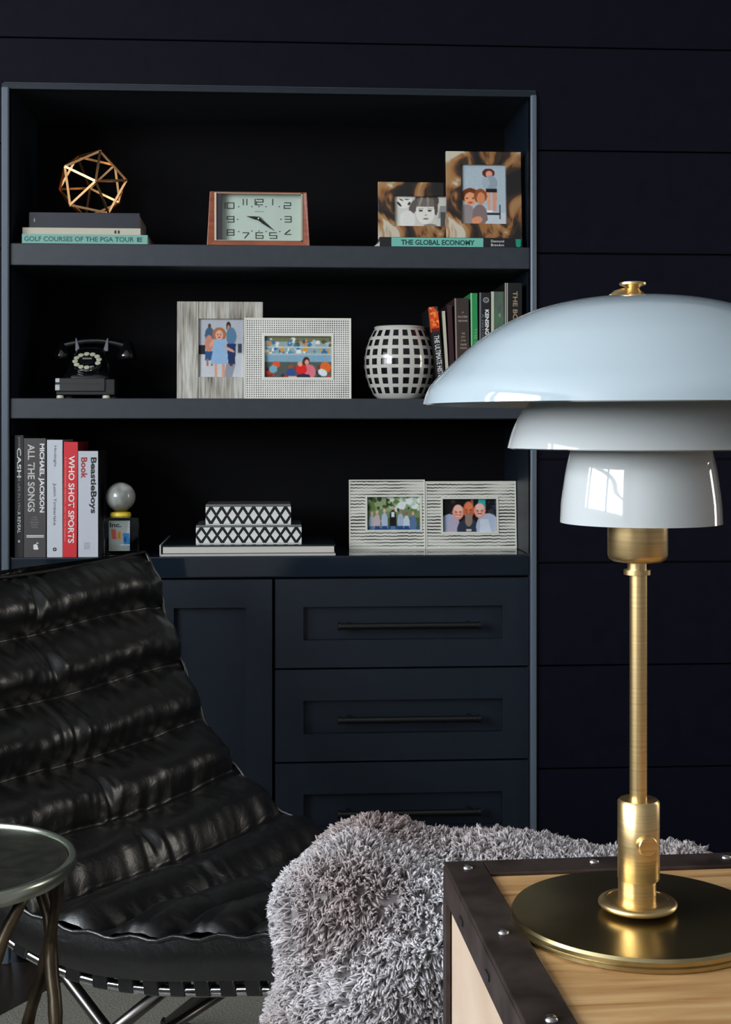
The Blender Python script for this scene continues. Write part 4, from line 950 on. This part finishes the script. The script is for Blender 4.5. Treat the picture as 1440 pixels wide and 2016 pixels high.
# only what can be seen: skip the very low rear
mask = (P00[..., 2] > .26) & ~((P00[..., 1] > .06) & (P00[..., 2] < .5))
wgt = (ar*mask).ravel(); wgt /= wgt.sum()
NT = 125000
idx = rng.choice(len(wgt), NT, p=wgt); r1_, r2_ = rng.random(NT)[:, None], rng.random(NT)[:, None]
a_ = P00.reshape(-1, 3)[idx]; b1 = P10.reshape(-1, 3)[idx]; c1_ = P01.reshape(-1, 3)[idx]; base_ = a_+(b1-a_)*r1_+(c1_-a_)*r2_; nor_ = nr.reshape(-1, 3)[idx]
def lown(p_, s_, o):   # cheap smooth pseudo noise
    q_ = p_*s_+o
    return (np.sin(q_[:, 0]+1.7*np.sin(q_[:, 2]*.9+1))+np.sin(q_[:, 2]*1.3+1.3*np.sin(q_[:, 0]*.8+2))+np.sin(q_[:, 1]*1.1+q_[:, 0]*.7))/3
down = np.array([0.0, 0.0, -1.0]); 
ang = lown(base_, 22, 1.0)*1.6+lown(base_, 60, 4.)*.8
tx = np.cross(nor_, down); tx /= np.maximum(np.linalg.norm(tx, axis=1)[:, None], 1e-3); ty = down-nor_*(nor_ @ down)[:, None]; ty /= np.maximum(np.linalg.norm(ty, axis=1)[:, None], 1e-3)
fl_ = ty*np.cos(ang)[:, None]+tx*np.sin(ang)[:, None]
NC_ = 24000                                             # locks; strands lean together towards the tip of their lock
ci = rng.integers(0, NC_, NT); cb = base_[:NC_]; cn = nor_[:NC_]; cf = fl_[:NC_]
cj = rng.normal(size=(NC_, 3))*.45
cd = cn*.55+cf*.75+cj; cd /= np.linalg.norm(cd, axis=1)[:, None]
cl_len = (.0055+.0035*rng.random(NC_))[:, None]
ctip = cb+cn*.004+cd*cl_len
spr = rng.normal(size=(NT, 3))*.0032; spr -= cn[ci]*(spr*cn[ci]).sum(1)[:, None]
base_ = cb[ci]+spr; nor_ = cn[ci]
p0_ = base_-nor_*.0015; p2_ = ctip[ci]+rng.normal(size=(NT, 3))*.0010
p1_ = p0_*.45+p2_*.55+nor_*.0030+rng.normal(size=(NT, 3))*.0009
d1_ = p1_-p0_; d1_ /= np.linalg.norm(d1_, axis=1)[:, None]
jit = rng.normal(size=(NT, 3))*.3
sd = np.cross(d1_, nor_+jit); sd /= np.maximum(np.linalg.norm(sd, axis=1)[:, None], 1e-6); up_ = np.cross(sd, d1_)
wd_ = (.0009+.0006*rng.random(NT))[:, None]
vv = np.empty((NT, 7, 3))
for k in range(3):
    a2 = 2*PI*k/3; off = sd*math.cos(a2)+up_*math.sin(a2)
    vv[:, k] = p0_+off*wd_; vv[:, 3+k] = p1_+off*wd_*.95
vv[:, 6] = p2_
tri = []
for k in range(3):
    n_ = (k+1) % 3; tri += [(k, n_, 3+n_), (k, 3+n_, 3+k), (3+k, 3+n_, 6)]
tri = np.array(tri); F_ = (np.arange(NT)[:, None, None]*7+tri[None]).reshape(-1, 3)
me = bpy.data.meshes.new('fur_locks'); me.vertices.add(NT*7); me.vertices.foreach_set('co', vv.astype(np.float32).ravel())
me.loops.add(len(F_)*3); me.loops.foreach_set('vertex_index', F_.astype(np.int32).ravel())
me.polygons.add(len(F_)); me.polygons.foreach_set('loop_start', np.arange(0, len(F_)*3, 3, dtype=np.int32)); me.polygons.foreach_set('use_smooth', np.ones(len(F_), dtype=bool))
me.update(calc_edges=True)
pm = np.clip(.45+.75*lown(base_, 13, 2.)+.25*lown(base_, 37, 7.), 0, 1)[:, None]; rj = ((rng.random(NC_)*.6+.65)[ci]*(rng.random(NT)*.3+.85))[:, None]
colA = np.array([.27, .18, .165]); colB = np.array([.64, .64, .67])
cl = (colA*(1-pm)+colB*pm)*rj
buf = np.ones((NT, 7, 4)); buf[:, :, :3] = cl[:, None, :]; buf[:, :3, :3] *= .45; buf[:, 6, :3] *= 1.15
at = me.color_attributes.new('Col', 'FLOAT_COLOR', 'POINT'); at.data.foreach_set('color', buf.astype(np.float32).ravel())
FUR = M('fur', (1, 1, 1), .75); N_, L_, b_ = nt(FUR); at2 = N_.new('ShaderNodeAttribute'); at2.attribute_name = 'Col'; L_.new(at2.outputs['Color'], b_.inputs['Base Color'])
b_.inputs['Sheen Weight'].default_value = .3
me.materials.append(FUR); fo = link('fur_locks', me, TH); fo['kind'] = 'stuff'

# =================================================================== LEATHER LOUNGE CHAIR
co = c2w(-.39, 1.85)
LCH = thing('lounge_chair', 'black channel-tufted leather sling chair with chrome rails', 'chair', (co.x, co.y, 0), (0, 0, R(-28.1)-YAW))
WID = .65
prof_ = [(-.385, .868), (-.365, .830), (-.345, .780), (-.318, .712), (-.270, .605), (-.222, .530), (-.165, .473), (-.09, .437), (0, .423), (.10, .430), (.20, .448), (.29, .466), (.36, .474)]
pp_ = smoothp([(x+10, z_) for x, z_ in prof_], 16); pp_ = [Vector((x-10, z_)) for x, z_ in pp_]
al = [0]
for a, b in zip(pp_[:-1], pp_[1:]): al.append(al[-1]+(b-a).length)
TOT = al[-1]
def pat(s_):
    s_ = min(max(s_, 0), TOT-1e-6)
    j = next(i for i in range(len(al)-1) if al[i+1] >= s_); t_ = (s_-al[j])/(al[j+1]-al[j]); p_ = pp_[j].lerp(pp_[j+1], t_)
    j0, j1 = max(j-2, 0), min(j+3, len(pp_)-1); d = (pp_[j1]-pp_[j0]).normalized(); return p_, d, Vector((-d.y, d.x))
PITCH = TOT/9.0
NS, NW = 420, 120
def twist(x, wv): return .062*wv*min(max((x+.16)/.3, 0), 1)   # the seat has slumped on its far side
top = []; bot = []
for i in range(NS+1):
    s_ = TOT*i/NS; p_, d, n = pat(s_)
    for j in range(NW+1):
        wv = j/NW; wj = WID*wv
        # creases wander slightly; central seam at 58% of the width
        wob = (noise.noise(Vector((wj*3, s_*2, 4)))*.012)
        ph_ = ((s_+wob)/PITCH) % 1.0
        puff = abs(math.sin(PI*ph_**1.4))**.8
        edge = min(wv, 1-wv)*WID
        ef = math.sqrt(max(0, 1-(1-min(1, edge/.085))**2))
        seam = math.exp(-((wj-.30)/.010)**2)
        cre = 1-puff
        h_ = .038*puff*(.30+.70*ef)*(1-.25*seam*puff)
        pull = noise.noise(Vector((wj*34, s_*9, 2.0)))*.0065*(cre**.6)*(1 if ef > .5 else .6)+noise.noise(Vector((wj*13, s_*16, 9.)))*.005+noise.noise(Vector((wj*60, s_*34, 5.)))*.0013
        pk = math.exp(-((wj-.30)/.05)**2)*noise.noise(Vector((wj*70, s_*20, 3.)))*.006
        near = math.exp(-(edge/.06)**2)*noise.noise(Vector((wj*20, s_*55, 8.)))*.004
        h_ += (pull+pk)*(.3+.7*ef)+near
        sag = .012*math.sin(PI*wv)
        q_ = p_+n*(h_-sag); tw = twist(q_.x, wv)
        top.append((q_.x, wj, q_.y-tw))
        q2 = p_-n*(.045-.010*(abs(math.sin(PI*ph_))**.5)*0+sag*.5); bot.append((q2.x, wj, q2.y-tw))
mbx = MB(); n1_ = NW+1
mbx.add(top, [(i*n1_+j, i*n1_+j+1, (i+1)*n1_+j+1, (i+1)*n1_+j) for i in range(NS) for j in range(NW)])
mbx.build('tufted_upholstery', LEATHER, LCH, smooth=True)
# boxed border band + underside
bb_ = MB(); nb_ = len(bot); 
sel = list(range(0, NS+1, 4))
vb = []; fb = []
for i in sel:
    p_, d, n = pat(TOT*i/NS)
    tn_ = .004
    for (w_0, off) in ((0.0, tn_), (-.003, -.012), (-.003, -.030), (0.004, -.052), (WID-.004, -.052), (WID+.003, -.030), (WID+.003, -.012), (WID, tn_)):
        q_ = p_+n*off; vb.append((q_.x, w_0, q_.y-twist(q_.x, w_0/WID)))
for k in range(len(sel)-1):
    for m_ in range(7): fb.append((k*8+m_, k*8+m_+1, (k+1)*8+m_+1, (k+1)*8+m_))
fb.append(tuple(range(8))); k = len(sel)-1; fb.append(tuple(range(k*8+7, k*8-1, -1)))
bb_.add(vb, fb); bb_.build('border_band', LEATHER, LCH, smooth=50)
for w_0 in (0.0, WID):
    pts = []
    for i in range(0, NS+1, 6):
        p_, d, n = pat(TOT*i/NS); q_ = p_+n*(.004+.003*math.sin(i*.21)); pts.append((q_.x, w_0+(-.001 if w_0 == 0 else .001), q_.y-twist(q_.x, w_0/WID)))
    MB().tube(pts, .0034, 8).build('piping', LEATHER, LCH, smooth=True)
for i in (0, NS):
    p_, d, n = pat(TOT*i/NS); q_ = p_+n*.004
    MB().tube([(q_.x, WID*t_, q_.y-.012*math.sin(PI*t_)-twist(q_.x, t_)) for t_ in [k/16 for k in range(17)]], .0034, 8).build('piping', LEATHER, LCH, smooth=True)
rails = []
for w_0 in (.022, WID-.022):
    pts = []
    for k in range(61):
        p_, d, n = pat(TOT*k/60); q_ = p_-n*.068; pts.append((q_.x, w_0, q_.y-twist(q_.x, w_0/WID)))
    MB().tube(pts, .008, 12).build('side_rail', CHROME, LCH, smooth=True)
    for k in range(2, 24):
        p_, d, n = pat(TOT*(k+.5)/25); q_ = p_-n*.063
        M4 = Matrix.Translation((q_.x, w_0, q_.y-twist(q_.x, w_0/WID))) @ Matrix.Rotation(-math.atan2(d.y, d.x), 4, 'Y')
        MB().box(-.0125, .0125, -.0095, .0095, -.0105, .012, M4).build('lacing_strap', LEATHER, LCH, bevel=.003)
for k in (4, 30, 56):
    p_, d, n = pat(TOT*k/60); q_ = p_-n*.068
    MB().tube([(q_.x, .022, q_.y-twist(q_.x, .03)), (q_.x, WID-.022, q_.y-twist(q_.x, .97))], .008, 12).build('cross_bar', CHROME, LCH, smooth=True)
STEELB = M('dark_nickel_bar', (.22, .21, .20), .3, 1.0)
for w_0 in (.06, WID-.06):
    p1, _, n1_v = pat(TOT*.74); p2, _, n2_v = pat(TOT*.36)
    g1_ = p1-n1_v*.075; g2_ = p2-n2_v*.078
    MB().tube([(g1_.x, w_0, g1_.y), (-.28, w_0, .022)], .009, 10).build('leg', STEELB, LCH, smooth=True)
    MB().tube([(g2_.x, w_0+.019, g2_.y), (.27, w_0+.019, .022)], .009, 10).build('leg', STEELB, LCH, smooth=True)
    MB().tube([(-.30, w_0+.0095, .014), (.30, w_0+.0095, .014)], .0085, 10).build('floor_runner', STEELB, LCH, smooth=True)
MB().tube([(.0, .06, .215), (.0, WID-.06, .215)], .008, 10).build('cross_bar', STEELB, LCH, smooth=True)

# =================================================================== SIDE TABLE
ts = c2w(-.469, 1.52)
ST = thing('side_table', 'round bronze drink table with raised pale rim and branching twig legs', 'table', (ts.x, ts.y, 0))
zt_ = H-(1720-HY)*1.52/F; rt_ = .146
MB().lathe([(0, zt_-.004), (rt_-.010, zt_-.004), (rt_-.008, zt_-.016), (0, zt_-.018)], 96).build('table_top', TRAY, ST, smooth=40)
MB().lathe([(rt_-.009, zt_-.005), (rt_-.0085, zt_), (rt_-.006, zt_+.0015), (rt_-.002, zt_), (rt_, zt_-.004), (rt_-.001, zt_-.012), (rt_-.006, zt_-.017), (rt_-.009, zt_-.012), (rt_-.009, zt_-.005)], 96).build('rim', TRAYRIM, ST, smooth=60)
zl = zt_-.014; NL = 8; rl = rt_-.018
def cyl(k, f_, z_, rr=rl): a = 2*PI*(k+f_)/NL+R(8); return (rr*math.cos(a), rr*math.sin(a), z_)
zn = [zl, zl-.085, zl-.19, zl-.30, zl-.42, 0.0]
for k in range(NL):
    rr = [rl, rl*.98, rl*.95, rl*.97, rl*1.0, rl*1.05]
    if k % 2 == 0:
        path = [cyl(k, 0, zn[0], rr[0]), cyl(k, .42, zn[1]+.01, rr[1]), cyl(k, .5, zn[1]-.02, rr[1]), cyl(k, .08, zn[2], rr[2]), cyl(k, .0, zn[2]-.03, rr[2]), cyl(k, .45, zn[3], rr[3]), cyl(k, .1, zn[4], rr[4]), cyl(k, .2, 0.0, rr[5])]
    else:
        path = [cyl(k, 0, zn[0], rr[0]), cyl(k, -.42, zn[1]+.01, rr[1]), cyl(k, -.5, zn[1]-.02, rr[1]), cyl(k, -.05, zn[2]-.02, rr[2]), cyl(k, .0, zn[3]+.03, rr[3]), cyl(k, -.45, zn[3]-.02, rr[3]), cyl(k, -.1, zn[4], rr[4]), cyl(k, -.2, 0.0, rr[5])]
    pts = []
    Pq = [Vector(p_) for p_ in path]
    for i in range(len(Pq)-1):
        for m_ in range(5):
            q_ = Pq[i].lerp(Pq[i+1], m_/5); pts.append(q_+Vector((noise.noise(q_*30)*.003, noise.noise(q_*30+Vector((5, 0, 0)))*.003, 0)))
    pts.append(Pq[-1])
    MB().tube(pts, [.0078+.003*noise.noise(p_*40) for p_ in pts], 9).build('twig_leg', BRONZE, ST, smooth=True)
    if k % 2 == 0:
        MB().tube([cyl(k, .08, zn[2], rr[2]), cyl(k, -.48, zn[3]+.02, rr[3]), cyl(k, -.4, zn[3]-.03, rr[3]*.98)], [.0075, .007, .006], 9).build('twig_branch', BRONZE, ST, smooth=True)
MB().lathe([(rl-.004, zl-.004), (rl+.004, zl-.004), (rl+.004, zl+.004), (rl-.004, zl+.004), (rl-.004, zl-.004)], 48).build('ring', BRONZE, ST, smooth=40)

# =================================================================== RUG
rc = c2w(-.15, 2.0)
RG = MB().box(-.75, .42, -.50, .66, 0, .009).build('rug', RUGM, None, loc=(rc.x, rc.y, .0062), rot=(0, 0, R(-28.1)-YAW), bevel=.003)
tag(RG, 'flat grey rug on the dark floor beneath the leather chair', 'rug')
for o_ in (LCH, ST, OT): o_.location.z = .0154
for o_ in (CH,): o_.location.z = .0
